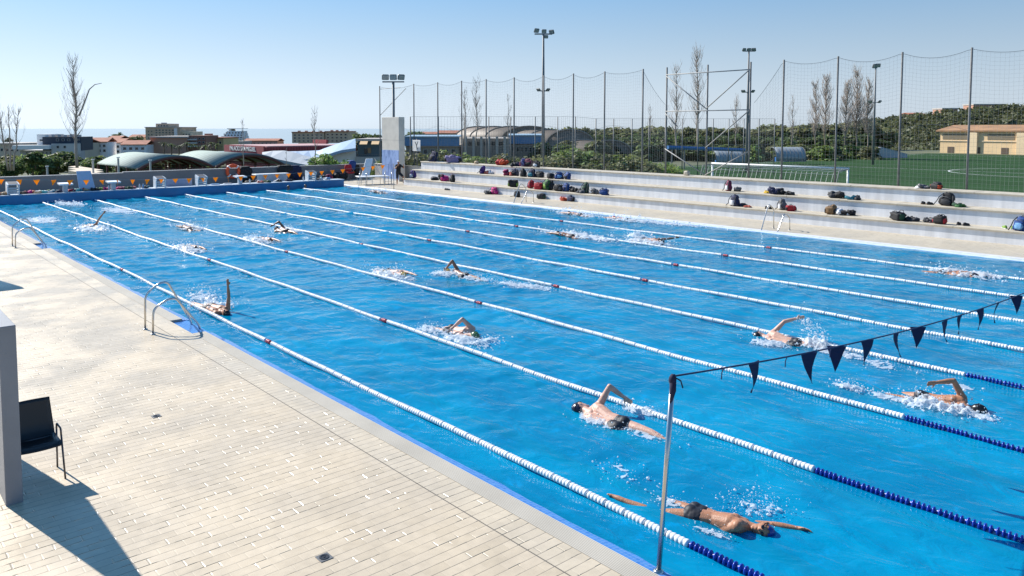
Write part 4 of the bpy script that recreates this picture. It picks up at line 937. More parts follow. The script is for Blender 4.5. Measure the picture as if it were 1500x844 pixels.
def figure(label, head, ax, dorsal, roll, arms, legs, face, skin=0, cap='navy', k=1.0, vox=.011, trunks=True, goggles=True, suit=False, cap_on=True, clothes=None, bend=.5, name='person'):
    ax = Vector(ax).normalized(); dz = Vector(dorsal); dz = (dz-ax*dz.dot(ax)).normalized(); ly = dz.cross(ax)
    Rm = Matrix.Rotation(roll,3,ax); tz = Rm@dz; tl = Rm@ly
    head = Vector(head); pel = head-ax*.73*k; org = tuple(pel)
    P = lambda x,y,z: pel+(ax*x+tl*y+tz*z)*k
    h2 = Matrix.Rotation(roll*.5,3,ax); hz, hl = h2@dz, h2@ly
    PH = lambda x,y,z: pel+(ax*x+hl*y+hz*z)*k
    B = Body(); 
    for s in (-1,1):
        B.cap(PH(-.03,s*.075,0),.105*k,P(.16,s*.055,0),.094*k); B.cap(P(.16,s*.055,0),.094*k,P(.36,s*.085,.005),.108*k)
        B.cap(P(.36,s*.085,.005),.106*k,P(.46,s*.115,.01),.082*k); B.cap(P(.50,s*.05,.01),.062*k,P(.475,s*.165,.01),.060*k)
        B.ell(P(.37,s*.085,.045),(.072*k,)*3,10,8)     # shoulder blades
        B.ell(PH(-.09,s*.072,.035),(.088*k,)*3,10,8)
    B.cap(P(.46,0,.01),.075*k,P(.585,0,.012),.056*k)
    hc = pel+ax*.705*k+tz*.012*k
    f = Vector(face).normalized(); up = (ax*1.0 - f*ax.dot(f)).normalized() if abs(ax.dot(f))<.95 else tz; sd = up.cross(f).normalized()
    HM = Matrix(((f.x,sd.x,up.x),(f.y,sd.y,up.y),(f.z,sd.z,up.z)))
    Hd = lambda a,b_,c: hc+(f*a+sd*b_+up*c)*k
    B.ell(hc,(.096*k,.076*k,.112*k),16,12,HM); B.ell(Hd(.025,0,-.055),(.066*k,.058*k,.068*k),12,10,HM)
    B.cap(hc-up*.05*k,.054*k,P(.56,0,.01),.056*k)
    B.cap(Hd(.092,0,.012),.010*k,Hd(.112,0,-.022),.0145*k,8); B.ell(Hd(.084,0,-.098),(.022*k,.024*k,.018*k),8,6,HM)
    B.ell(Hd(.088,0,-.058),(.014*k,.026*k,.007*k),10,6,HM); B.ell(Hd(.088,0,-.070),(.013*k,.022*k,.007*k),10,6,HM)
    for s in (-1,1):
        B.ell(Hd(-.005,s*.078,-.005),(.022*k,.010*k,.034*k),8,6,HM); B.ell(Hd(.074,s*.034,.034),(.014*k,.026*k,.008*k),8,6,HM)
    arm_pts = []
    for s, (du, df, th) in zip((1,-1), arms):
        sh = P(.465,s*.185,.012); du, df = Vector(du).normalized(), Vector(df).normalized()
        el = sh+du*.295*k; wr = el+df*.255*k; arm_pts.append((sh,el,wr))
        B.cap(P(.45,s*.13,.01),.07*k,sh,.062*k); B.ell(sh,(.064*k,)*3,12,8); B.cap(sh,.056*k,sh+du*.13*k,.050*k); B.cap(sh+du*.13*k,.050*k,el,.038*k)
        B.cap(el,.039*k,el+df*.09*k,.041*k); B.cap(el+df*.09*k,.041*k,wr,.026*k); hand(B, wr, df, Vector(th), bend, k)
    leg_pts = []
    for s, (d1, d2, d3) in zip((1,-1), legs):
        hp = PH(-.10,s*.085,-.005); d1,d2,d3 = [Vector(q).normalized() for q in (d1,d2,d3)]
        kn = hp+d1*.41*k; an = kn+d2*.40*k; to = an+d3*.16*k; leg_pts.append((hp,kn,an))
        B.cap(hp,.088*k,hp+d1*.2*k,.075*k); B.cap(hp+d1*.2*k,.075*k,kn,.052*k); B.cap(kn,.053*k,kn+d2*.12*k,.056*k); B.cap(kn+d2*.12*k,.056*k,an,.034*k)
        B.cap(an,.036*k,an+d3*.07*k,.034*k); B.cap(an+d3*.07*k,.033*k,to,.020*k); B.ell(an-d3*.03*k,(.034*k,)*3,8,6)
        fl = d3.cross(tl).normalized()
        for q in (-.026,-.008,.010,.027): B.cap(to+tl*q*.7*k,.013*k,to+tl*q*k+d3*.045*k,.009*k,8)
    t = B.mesh(name, M_SKIN[skin], vox, 3, None, org); tag(t, label, 'person')
    if cap_on:
        c = MB(); c.ell(hc+up*.004*k,(.104*k,.083*k,.120*k),22,16,HM)
        keep = [(Vector(v)-hc).dot((up*.80-f*.62).normalized()) > .004*k for v in c.v]
        c.f = [q for q in c.f if all(keep[i] for i in q)]
        c.build('swim_cap', M_CAPS[cap], t, True)
    if goggles:
        for s in (-1,1):
            g = MB(); g.ell(Hd(.086,s*.033,.012),(.016*k,.024*k,.017*k),12,8,HM); g.build('goggle_lens', M_GOG, t, True)
        g = MB(); pts = [Hd(.104*cos(a)*.95,.084*sin(a),.014+.03*(1-cos(a))*.5) for a in np.linspace(.45,2*pi-.45,26)]; g.tube(pts,.0055*k,6); g.build('goggle_strap', M_BLACKP, t, True)
    if trunks:
        g = Body(); e = .009*k
        for s in (-1,1):
            g.cap(PH(-.05,s*.075,0),.105*k+e,PH(.0,s*.068,0),.102*k+e); g.ell(PH(-.09,s*.072,.035),(.088*k+e,)*3,10,8); hp,kn,an = leg_pts[0 if s>0 else 1]; g.cap(hp,.086*k+e,hp+(kn-hp).normalized()*.02*k,.084*k+e)
        if suit:
            for s in (-1,1): g.cap(PH(.06,s*.06,0),.098*k+e,P(.36,s*.07,0),.100*k+e)
        g.mesh('swimsuit', M_TRUNK, vox, 2, t, org)
    return t, dict(org=org, arms=arm_pts, legs=leg_pts, hc=hc, P=P, PH=PH, Hd=Hd, HM=HM, k=k)

# ------------------------------------------------------------------ foam and spray
def lattice(seed):
    return np.random.default_rng(seed).random((64,64))
LT = lattice(99)
def vnoise(xx, yy):
    xi = np.floor(xx).astype(int); yi = np.floor(yy).astype(int); fx = xx-xi; fy = yy-yi; fx = fx*fx*(3-2*fx); fy = fy*fy*(3-2*fy)
    g = lambda a,b_: LT[a%64, b_%64]
    return (g(xi,yi)*(1-fx)+g(xi+1,yi)*fx)*(1-fy)+(g(xi,yi+1)*(1-fx)+g(xi+1,yi+1)*fx)*fy
def fbm(xx, yy, o=4):
    s_ = 0; a = .5; 
    for i in range(o): s_ = s_+a*vnoise(xx*2**i+17.3*i, yy*2**i+9.1*i); a *= .5
    return s_/(1-.5**o)
def wz(px_, py_):
    i = np.clip(np.searchsorted(yv, py_), 1, ny-1); j = np.clip(np.searchsorted(x, px_), 1, nx-1); return Z[i, j]
ICO_V = None
import bmesh
bm = bmesh.new(); bmesh.ops.create_icosphere(bm, subdivisions=1, radius=1); ICO_V = np.array([v.co[:] for v in bm.verts]); ICO_F = np.array([[v.index for v in f.verts] for f in bm.faces]); bm.free()
spl_n = [0]
def splash(label, c, fwd, ln, wd, cover, drops, height, peak=0.0, extra=None, cell=None, dsize=1.0):
    # lacy foam sheet lying on the waves plus a spray of drops thrown up round the swimmer
    spl_n[0] += 1; sd = spl_n[0]; rg_ = np.random.default_rng(sd*13+5)
    c = Vector(c); f2 = Vector((fwd[0],fwd[1],0)).normalized(); l2 = Vector((-f2.y,f2.x,0)); dist = max(6, (c-CAMLOC).length)
    cell = cell or max(.016, dist*.0012)
    nu, nv = max(6,int(ln/cell)), max(6,int(wd/cell)); u = (np.arange(nu)+.5)/nu*2-1; v = (np.arange(nv)+.5)/nv*2-1; U, Vv = np.meshgrid(u,v)
    ln, wd = ln*1.15, wd*1.35
    WX = c.x+f2.x*U*ln/2+l2.x*Vv*wd/2; WY = c.y+f2.y*U*ln/2+l2.y*Vv*wd/2
    nzv = .55*fbm(WX*4.2+sd*3.1, WY*4.2+sd*7.7, 4)+.45*(1-np.abs(fbm(WX*9+sd*1.7, WY*9+sd*2.9, 4)-.5)*3.2); fall = 1-np.clip(np.sqrt(U**2+Vv**2*1.0),0,1)**2.2
    s_ = nzv*1.05+fall*.62+cover-.86-.30*(1-fall)
    lump = np.clip(s_,0,.5); WZ = wz(WX,WY)+.012+lump*height*.75*(.25+fbm(WX*14+3,WY*14,3)*1.5)
    good = s_ > .0
    idx = np.arange(nu*nv).reshape(nv,nu); q = np.stack([idx[:-1,:-1],idx[:-1,1:],idx[1:,1:],idx[1:,:-1]],-1)
    gm = good[:-1,:-1]&good[:-1,1:]&good[1:,1:]&good[1:,:-1]; Fq = q[gm]
    V_ = np.stack([WX.ravel(),WY.ravel(),WZ.ravel()],1)
    tri = np.concatenate([Fq[:,[0,1,2]],Fq[:,[0,2,3]]]) if len(Fq) else np.zeros((0,3),int)
    used = np.unique(tri); rem = -np.ones(len(V_),int); rem[used] = np.arange(len(used)); V_ = V_[used]; tri = rem[tri]
    n = int(drops*2.2); a = rg_.normal(0,.42,n); b_ = rg_.normal(0,.42,n); hh = rg_.exponential(.33,n)*height+.01
    pos = np.stack([c.x+f2.x*(a*ln/2+peak*ln/2)+l2.x*b_*wd/2, c.y+f2.y*(a*ln/2+peak*ln/2)+l2.y*b_*wd/2, hh],1)
    if extra is not None: pos = np.concatenate([pos, np.array(extra)])
    rr = (dist*.00034)*(.5+rg_.exponential(.75,len(pos)))*dsize; rr = np.clip(rr,.0025,.055)
    DV = (ICO_V[None]*(rr[:,None,None]*np.stack([rg_.uniform(.7,1.5,len(pos)),rg_.uniform(.7,1.5,len(pos)),rg_.uniform(.6,1.3,len(pos))],1)[:,None,:])+pos[:,None,:]).reshape(-1,3)
    DF = (ICO_F[None]+(np.arange(len(pos))*len(ICO_V))[:,None,None]).reshape(-1,3)
    V2 = np.concatenate([V_,DV]); F2 = np.concatenate([tri,DF+len(V_)])
    off = np.array(c[:]); o = np_mesh('water_splash', V2-off, F2, M_FOAM, None, True); o.location = c; o['_org'] = tuple(c)
    tag(o, label, 'splash', 'splashes round the swimmers', 'stuff'); return o

# ------------------------------------------------------------------ the swimmers
Zv = Vector((0,0,1))
def crawl_legs(ax, a=.12, b_=.10, sp=.08):
    ax = Vector(ax).normalized(); l = Zv.cross(ax)
    return [(-ax+l*sp+Zv*(-a), -ax+l*sp*.5+Zv*(a*.9), -ax+Zv*.05), (-ax-l*sp+Zv*(b_), -ax-l*sp*.6+Zv*(-b_*1.6), -ax-Zv*.25)]
def AX(fy, fx=0.0): return Vector((fx, fy, 0)).normalized()
def swim(label, hp, fy, fx=0, roll=0, aL=None, aR=None, face=None, skin=0, cap='navy', k=1.0, vox=.011, hz=.0, supine=False, legs=None, **kw):
    h = G(hp[0], hp[1], hz); ax = (AX(fy, fx)+Zv*(.05 if legs is None else .03)).normalized(); l = Zv.cross(ax)
    if supine: pass
    fw = (ax*1.0+l*.06-Zv*.05, ax-l*.02-Zv*.09, -Zv*.2+l)
    fwR = (ax*1.0-l*.06-Zv*.05, ax+l*.02-Zv*.09, -Zv*.2-l)
    bk = (-ax*.55+l*.25-Zv*.8, -ax*.7-Zv*.5, ax)
    bkR = (-ax*.55-l*.25-Zv*.8, -ax*.7-Zv*.5, ax)
    pick = lambda a, F_, B_: F_ if a=='f' else B_ if a=='b' else a
    return figure(label, h, ax, -Zv if supine else Zv, roll, [pick(aL,fw,bk), pick(aR,fwR,bkR)] if not supine else [pick(aL,bk,bk),pick(aR,bkR,bkR)], legs or crawl_legs(ax), face if face is not None else (-Zv+ax*.25), skin, cap, k, vox, **kw)
# 1: near swimmer going away, elbow high
s1, i1 = swim('swimmer with navy cap and high bent elbow between the first two lane ropes', (848,598), 1, .04, -.55, (Vector((-.12,1,.10)),Vector((-.05,1,.02)),Zv+Vector((-1,0,0))), (px_dir(17,-33), px_dir(21,16,.3), -RIGHT+Zv*.3), (Vector((.80,.35,.15))), 0, 'navy', 1.02, .009, .015)
splash('foam along the back of the near swimmer with the high elbow', i1['P'](.22,.12,0), (0,1), .85, .42, -.02, 130, .10)
splash('foam trailing from the bent arm of the near swimmer with the high elbow', G(938,604,.0), (-.2,1), 1.0, .34, -.06, 120, .12)
splash('white water over the legs of the near swimmer with the high elbow', i1['P'](-.45,0,0), (0,1), 1.2, .36, -.22, 90, .05)
splash('thin spatter between the two nearest swimmers', G(905,690,0), (.3,1), 1.6, .7, -.42, 60, .03)
# 2: nearest swimmer coming towards us, face up to breathe
s2, i2 = swim('tanned swimmer with dark blue cap and goggles breathing to the side, nearest the steel pole', (1122,780), -1, .30, -.38, (Vector((.42,-.9,.20)),Vector((.42,-.9,.06)),Zv-Vector((1,0,0))), (Vector((-.1,.75,-.5)), Vector((.2,.85,-.35)), Zv), Vector((-.80,-.15,.42)), 1, 'blue', .93, .009, .0, suit=False, legs=[(Vector((-.02,1,-.03)),Vector((.15,1,-.04)),Vector((.1,1,-.1))),(Vector((-.45,.9,-.10)),Vector((-.30,1,.14)),Vector((-.2,1,.1)))])
splash('spray and foam at the hip of the tanned swimmer nearest the pole', G(1052,764,.0), (.3,-1), .42, .22, .03, 60, .09)
splash('loose drops thrown up beyond the tanned swimmer nearest the pole', G(1105,745,.0), (.6,-1), .9, .6, -.30, 170, .16)
splash('foam round the knees of the tanned swimmer nearest the pole', G(985,738,.0), (.3,-1), .5, .26, -.12, 50, .05)
splash('foam along the flank of the tanned swimmer nearest the pole', G(1040,781,.0), (.3,-1), .6, .12, .0, 40, .04)
# 3
s3, i3 = swim('swimmer with black cap in thick foam at the right, arm bent over the water', (1436,603), -1, .08, .6, (px_dir(-13,-24,.1), px_dir(-36,4,.2), RIGHT), (Vector((0,-.7,-.7)),Vector((0,-.2,-1)),Zv), Vector((.3,-.35,-.75)), 1, 'black', 1.0, .009, .0)
splash('thick foam over the back of the right hand swimmer with the bent arm', G(1372,596,.0), (.1,-1), 1.15, .62, .16, 260, .24)
splash('foam round the head of the right hand swimmer with the bent arm', G(1438,612,0), (.1,-1), .55, .28, -.02, 60, .06)
splash('white kick splash behind the right hand swimmer with the bent arm', G(1245,570,0), (.1,-1), .7, .28, -.08, 150, .14)
splash('foam over the legs of the right hand swimmer with the bent arm', G(1310,585,0), (.1,-1), 1.1, .34, -.10, 80, .08)
splash('faint foam patch beyond the right hand swimmer with the bent arm', G(1405,567,0), (.1,-1), .8, .28, -.16, 20, .02)
# 4: arm overhead with an arc of water
s4, i4 = swim('swimmer with black cap throwing an arc of water from a straight raised arm', (1110,492), 1, -.02, -.6, 'f', (px_dir(16,-17,.25), px_dir(20,-5,.3), -RIGHT), Vector((.75,.3,.1)), 0, 'black', .98, .010, .0)
arc = []
A0, A1, A2 = G(1162,468,0)*0+PX(1162,467,i4['arms'][1][2].x), PX(1196,470,i4['arms'][1][2].x), G(1203,506,0)
for q in range(420):
    t_ = random.random()**.7; p_ = A0*(1-t_)**2+A1*2*t_*(1-t_)+A2*t_*t_; sg = .015+.09*t_
    arc.append([p_.x+random.gauss(0,sg), p_.y+random.gauss(0,sg), max(.01,p_.z+random.gauss(0,sg))])
splash('arc of flying water and foam beside the swimmer with the straight raised arm', G(1196,508,0), (0,1), .8, .5, .08, 220, .34, 0, arc)
splash('foam round the shoulders of the swimmer with the straight raised arm', G(1128,505,0), (0,1), 1.0, .5, -.03, 110, .12)
splash('kick foam behind the swimmer with the straight raised arm', G(1232,519,0), (.05,1), 1.3, .5, -.03, 90, .10)
splash('faint foam flecks ahead of the right hand swimmer with the bent arm', G(1295,536,0), (.1,1), 1.2, .8, -.26, 30, .03)
# 5
s5, i5 = swim('pale swimmer with green cap coming towards us between second and third lane ropes', (697,494), -1, .06, .5, (px_dir(-15,-15,.2), px_dir(-10,9), RIGHT), 'f', Vector((.1,-.2,-.9)), 0, 'green', .98, .012, .01)
splash('foam along the pale swimmer with the green cap', G(668,497,0), (.05,-1), 1.7, .6, -.03, 170, .16)
splash('kick foam behind the pale swimmer with the green cap', G(628,484,0), (.05,-1), .9, .5, -.02, 90, .12)
splash('spray ahead of the pale swimmer with the green cap', G(710,503,0), (.05,-1), .7, .8, -.16, 120, .14)
# 6
s6, i6 = swim('swimmer with brown arm bent in a sharp peak above the water', (655,399), 1, .02, -.5, 'b', (px_dir(-9,-17), px_dir(-11,14,.2), -RIGHT), Vector((-.2,.4,-.7)), 2, 'yellow', 1.02, .013, .0)
splash('foam round the swimmer with the peaked brown arm', G(650,403,0), (0,1), 1.0, .7, -.02, 130, .14)
splash('foam wake behind the swimmer with the peaked brown arm', G(690,407,0), (0,1), 2.2, .6, -.03, 130, .10)
# 7
s7, i7 = swim('swimmer with yellow cap coming towards us in foam beside the third lane rope', (591,404), -1, .02, .3, 'f', 'b', Vector((-.3,-.2,-.8)), 0, 'yellow', 1.0, .014, .02)
splash('foam and spray round the yellow capped swimmer', G(572,404,0), (0,-1), 2.6, .75, .03, 300, .26)
# 8 backstroke arm straight up
h8 = G(332,459,.03); ax8 = AX(-1,.15); l8 = -Zv.cross(ax8)
s8, i8 = figure('backstroke swimmer with one arm straight up beside the first lane rope', h8, ax8, -Zv, .25, [(-ax8-Zv*.4,-ax8-Zv*.2,ax8),(px_dir(2,-20),px_dir(-1,-20),RIGHT)], [(-ax8+Zv*.05,-ax8-Zv*.2,-ax8),(-ax8-Zv*.15,-ax8+Zv*.05,-ax8)], Vector((-.15,.1,1)), 1, 'black', .95, .012, bend=.1)
splash('foam and drops behind the backstroke swimmer', G(315,450,0), (.1,-1), 1.3, .9, -.05, 220, .20)
splash('loose kick drops behind the backstroke swimmer', G(296,437,0), (.1,-1), 1.5, 1.0, -.13, 150, .22)
# 9..
s9, i9 = swim('swimmer with bent dark arm over the fourth lane rope far down the pool', (405,336), 1, 0, -.4, 'b', (px_dir(-8,-11), px_dir(-10,6,.2), -RIGHT), Vector((-.2,.4,-.7)), 2, 'black', 1.05, .02, .05)
splash('foam round the far swimmer with the bent dark arm', G(418,338,0), (0,1), 2.6, .9, -.02, 130, .16)
for (hp, fy, sk, cp, arm, lab, sc_, cv) in [
 ((396,354),-1,0,'brown',None,'swimmer with brown cap half hidden in spray beside the third lane rope',(378,353,2.6,.9),.05),
 ((287,366),-1,1,'black',None,'swimmer with black cap trailing white foam beside the second lane rope',(275,366,2.6,.9),.06),
 ((270,333),1,1,'brown',None,'small far swimmer in foam beside the third lane rope',(279,335,2.6,.9),.04),
 ((136,334),-1,1,'black',(px_dir(4,-7),px_dir(4,-5),RIGHT),'far swimmer with one arm up beside the second lane rope',(135,336,3.4,1.3),.02),
 ((970,356),-1,1,'black',(px_dir(16,-1.5),px_dir(16,-2),Zv),'swimmer reaching one straight arm ahead beside the seventh lane rope',(948,356,2.4,.9),.05),
 ((817,343),1,2,'black',None,'swimmer in long white foam beside the seventh lane rope',(848,347,4.4,1.0),.08),
 ((899,320),1,0,'red',None,'swimmer with red cap close to the far edge of the pool',(918,324,3.0,.8),.05),
 ((833,313),1,0,'black',None,'swimmer with black cap in foam along the far edge left of the red cap',(845,315,3.6,.8),.02),
 ((1428,406),-1,1,'navy',None,'swimmer at the far right between the two farthest lane ropes',(1412,403,2.4,1.0),.08),
 ((548,281),1,2,'black',None,'small far swimmer near the pool corner below the access steps',(556,282,2.4,.8),-.02)]:
    far_ = (G(hp[0],hp[1],0)-CAMLOC).length
    aL = arm if (arm and fy<0) else 'f'; aR = 'b'
    s_, i_ = swim(lab, hp, fy, 0, (.4 if fy<0 else -.4) if arm else .25, aL, aR, Vector((.2,fy*.3,-.8)), sk, cp, 1.05, max(.014,far_*.0006), 0.0 if 'far right' in lab else .03)
    splash('white foam round the '+lab.replace('swimmer with','one with'), G(sc_[0],sc_[1],0), (0,fy), sc_[2], sc_[3], cv, 220, .26)
for (px_,py_,ln,wd,cv,lab) in [(62,323,3.4,1.4,.06,'patch of white water left alone near the first ladder'),(172,309,5.0,1.3,.05,'long patch of white water at the far left before the blue wall'),(95,299,3.0,.8,.03,'foam line at the far left close under the blue wall'),(115,300,2.6,.6,.03,'foam at the far end of the second lane rope'),
   (955,326,4.5,.7,.05,'foam along the far edge right of the red cap'),(935,348,1.2,.8,-.02,'spray plume between the two swimmers beside the seventh lane rope'),(750,418,1.6,.6,-.12,'two faint foam patches in the middle of the pool'),(782,421,1.5,.5,-.10,'faint foam patch right of the middle foam patch'),(1000,330,3.2,.6,-.06,'faint foam at the far edge above the reaching swimmer')]:
    splash(lab, G(px_,py_,0), (0,1), ln, wd, cv, 90, .30 if 'plume' in lab else .10)
# two swimmers resting at the blue wall
for (X,Y,lab,cp) in [(23.05,49.15,'swimmer resting upright at the blue wall, left of the pair','black'),(24.3,49.2,'swimmer resting upright at the blue wall, right of the pair','brown')]:
    figure(lab, (X,Y,.20), (0,0,1), (0,1,0), 0, [(Vector((-.4,.3,-.9)),Vector((.2,.9,.1)),Zv),(Vector((.4,.3,-.9)),Vector((-.2,.9,.1)),Zv)], [(Vector((0,-.2,-1)),Vector((0,.3,-1)),Vector((0,-.6,-.6)))]*2, (.3,-1,0), 1, cp, 1.0, .024)

# ------------------------------------------------------------------ coach on the deck
hc = (31.05,48.05,1.70+ZD)
s_, inf = figure('standing coach in black with white cap, one foot up on the step, hand at mouth', (31.0,48.0,1.63+ZD), (0,-.05,1), (.10,1,0), 0,
  [(Vector((.55,-.45,-.6)),Vector((-.45,-.55,.75)),Vector((0,0,1))),(Vector((-.5,-.35,-.7)),Vector((.50,-.45,.85)),Vector((0,0,1)))],
  [(Vector((.25,-.72,-.55)),Vector((.05,-.05,-1)),Vector((0,-1,-.05))),(Vector((-.02,.04,-1)),Vector((0,.03,-1)),Vector((-.2,-1,-.05)))], (-.35,-1,-.05), 1, 'white', 1.0, .014, trunks=False, goggles=False, cap_on=False)
P, PH, k = inf['P'], inf['PH'], 1.0; org = inf['org']
g = Body()
for s in (-1,1):
    g.cap(PH(.02,s*.075,0),.122,P(.16,s*.06,0),.112); g.cap(P(.16,s*.06,0),.112,P(.36,s*.09,.005),.122); g.cap(P(.36,s*.09,.005),.120,P(.46,s*.12,.01),.094); g.cap(P(.50,s*.06,.01),.075,P(.475,s*.165,.01),.074)
    sh, el, wr = inf['arms'][0 if s>0 else 1]; g.cap(sh,.074,sh.lerp(el,.6),.064)
g.mesh('shirt', cloth('black'), .014, 3, s_, org)
g = Body()
for s in (-1,1):
    hp, kn, an = inf['legs'][0 if s>0 else 1]; g.cap(PH(-.05,s*.075,0),.122,PH(.05,s*.065,0),.118); g.cap(hp,.108,hp.lerp(kn,.78),.092); g.ell(PH(-.09,s*.075,.05),(.11,)*3,10,8)
g.mesh('shorts', cloth('dark'), .014, 3, s_, org)
for s in (0,1):
    hp, kn, an = inf['legs'][s]; g = Body(); d = Vector((0,-1,0)) if s == 0 else Vector((-.2,-1,0)).normalized()
    g.cap(an-d*.03-Vector((0,0,.03)),.045,an+d*.15-Vector((0,0,.05)),.038); g.mesh('shoe', cloth('dark'), .012, 2, s_, org)
Hd, HM = inf['Hd'], inf['HM']; c = MB(); c.ell(Hd(-.004,0,.02),(.108,.090,.105),20,14,HM); hcen = inf['hc']; upv = HM@Vector((0,0,1))
keep = [(Vector(v)-hcen).dot(upv) > .022 for v in c.v]; c.f = [q for q in c.f if all(keep[i] for i in q)]
c.ell(Hd(.125,0,.035),(.075,.075,.010),14,6,HM); c.build('cap', M_CAPS['white'], s_, True)
# ------------------------------------------------------------------ ground, sea, pitch
FWD = -BACK; FH = Vector((FWD.x,FWD.y,0)).normalized(); RH = Vector((RIGHT.x,RIGHT.y,0)).normalized()
def ter(X, Y):
    d = X*FH.x+Y*FH.y; s_ = X*RH.x+Y*RH.y
    d = np.maximum(d, 1.0); lat = s_/d
    base = np.interp(d, [0,62,75,110,300,600,1200,1600,2400,90000], [-.62,-.62,-2.2,-4.2,-11,-21,-38,-46,-60,-60])
    right = np.interp(d, [0,100,150,175,260,420,700,1600,90000], [-.62,-.62,-.62,-.8,-1.5,-3,-5,-6,-6])
    hill = 1/(1+np.exp(-(lat-.42)*16)); wR = np.clip((lat+.08)/.22,0,1); wR = wR*wR*(3-2*wR)
    return base*(1-wR)+right*wR
gx = np.concatenate([-np.geomspace(6000,70,26), np.arange(-60,260,5.0), np.geomspace(270,9000,34)]); gy = np.concatenate([-np.geomspace(3000,40,14), np.arange(-35,330,5.0), np.geomspace(340,9000,36)])
GX, GY = np.meshgrid(gx, gy); GZ = ter(GX, GY); rr_ = np.hypot(GX,GY)
GZ = GZ + np.where(rr_>200, (fbm(GX*.01,GY*.01,3)-.5)*5, 0)
inpool = (GX>-16)&(GX<33.5)&(GY>-12)&(GY<57); GZ[inpool] = -5
gi = np.arange(GX.size).reshape(GX.shape); GF = np.stack([gi[:-1,:-1],gi[:-1,1:],gi[1:,1:],gi[1:,:-1]],-1).reshape(-1,4)
M_GROUND = mat('dry_ground', (.095,.105,.055), .95, var=.35, scale=.04, bump=.2)
struct(np_mesh('ground', np.stack([GX.ravel(),GY.ravel(),GZ.ravel()],1), GF, M_GROUND, None, True))
b = MB(); sea_d = [FH*q+RH*r_ for q,r_ in ((500,-60000),(500,60000),(80000,60000),(80000,-60000))]
b.add([(p.x,p.y,-44) for p in sea_d],[(0,1,2,3)]); struct(b.build('sea', M_SEA))
# football pitch
m, N, L = nodes('pitch_turf'); bb = N['Principled BSDF']; tc = N.new('ShaderNodeTexCoord'); wv = N.new('ShaderNodeTexWave'); wv.bands_direction='X'; wv.inputs['Scale'].default_value=.03; wv.inputs['Distortion'].default_value=.3; L.new(tc.outputs['Object'], wv.inputs['Vector'])
mx = N.new('ShaderNodeMix'); mx.data_type='RGBA'; mx.inputs['A'].default_value=(.030,.066,.025,1); mx.inputs['B'].default_value=(.035,.078,.030,1); L.new(wv.outputs['Fac'], mx.inputs['Factor']); L.new(mx.outputs['Result'], bb.inputs['Base Color']); bb.inputs['Roughness'].default_value=.9; bb.inputs['Specular IOR Level'].default_value=.05; M_TURF = m
PZ = -.5
b = MB(); b.bx(34.6,152,-30,58,PZ-.1,PZ); struct(b.build('football_pitch', M_TURF))
b = MB(); wl = .12
def line(x0,y0,x1,y1,w_=.12):
    d = Vector((x1-x0,y1-y0,0)).normalized(); n_ = Vector((-d.y,d.x,0))*w_/2; z = Vector((0,0,PZ+.006)); A_,B_ = Vector((x0,y0,0))+z, Vector((x1,y1,0))+z
    b.add([A_-n_,B_-n_,B_+n_,A_+n_],[(0,1,2,3)])
gx0, gyc = 41.0, 23.9
line(gx0,-9,gx0,56.5); line(gx0,56.5,143,56.5); line(gx0,-9,143,-9); line(92,-9,92,56.5); line(143,-9,143,56.5)
for (dx,dy) in ((16.5,20.15),(5.5,9.15)): line(gx0,gyc-dy,gx0+dx,gyc-dy); line(gx0,gyc+dy,gx0+dx,gyc+dy); line(gx0+dx,gyc-dy,gx0+dx,gyc+dy)
for k in range(40):
    a, c = 2*pi*k/40, 2*pi*(k+1)/40; line(94+9.15*cos(a),gyc+9.15*sin(a),94+9.15*cos(c),gyc+9.15*sin(c),.16)
struct(b.build('pitch_markings', mat('line_white',(.7,.72,.7),.8)))
t = thing('football_goal', 'white football goal with slack net at the near end of the green pitch', 'goal', (gx0,gyc,PZ))
y0, y1 = gyc-3.66-.6, gyc+3.66+.6
for y in (y0,y1):
    b = MB(); b.tube([(gx0,y,PZ),(gx0,y,PZ+2.44)],.06,8); b.build('post', M_WHITE, t, True)
b = MB(); b.tube([(gx0,y0-.06,PZ+2.44),(gx0,y1+.06,PZ+2.44)],.06,8); b.build('crossbar', M_WHITE, t, True)
b = MB()
for y in (y0,y1): b.tube([(gx0,y,PZ+2.4),(gx0-1.0,y,PZ+2.35),(gx0-2.0,y,PZ)],.03,6)
b.build('net_stay', M_GALV, t)
b = MB()
for y in np.arange(y0,y1+.01,.3): b.tube([(gx0,y,PZ+2.4),(gx0-1.0,y,PZ+2.25),(gx0-2.0,y,PZ)],.010,3,False)
for (dx,dz) in ((-.3,2.37),(-.7,2.3),(-1.05,2.15),(-1.3,1.7),(-1.55,1.2),(-1.8,.6)): b.tube([(gx0+dx,y0,PZ+dz),(gx0+dx,y1,PZ+dz)],.010,3,False)
b.build('net', mat('goal_net',(.55,.56,.55),.8), t)
# far chain-link fence
t = thing('chain_link_fence', 'lower chain link fence with thin posts farther off behind the tall net', 'fence', tuple(FAR(800,235,68)))
pp = []
for px in [601,642,682,716,748,784,817,843,873,899,926,951,975,1000,1023,1045,1068,1090,1112,1135]:
    p = FAR(px, 171+ (3 if px>860 else 0), 66+ (px-601)*.02); pp.append(p); b = MB(); b.tube([(p.x,p.y,-.7),tuple(p)],.05,6); b.build('post', M_GALV, t, True)
b = MB()
for a, c in zip(pp[:-1],pp[1:]):
    for z_ in (a.z, a.z*.5, .1): b.tube([(a.x,a.y,z_),(c.x,c.y,z_+(c.z-a.z if z_==a.z else 0))],.012,3,False)
    for k in range(1,9):
        q = a.lerp(c,k/9); b.tube([(q.x,q.y,-.6),tuple(q)],.006,3,False)
b.build('wire_mesh', M_NET, t)

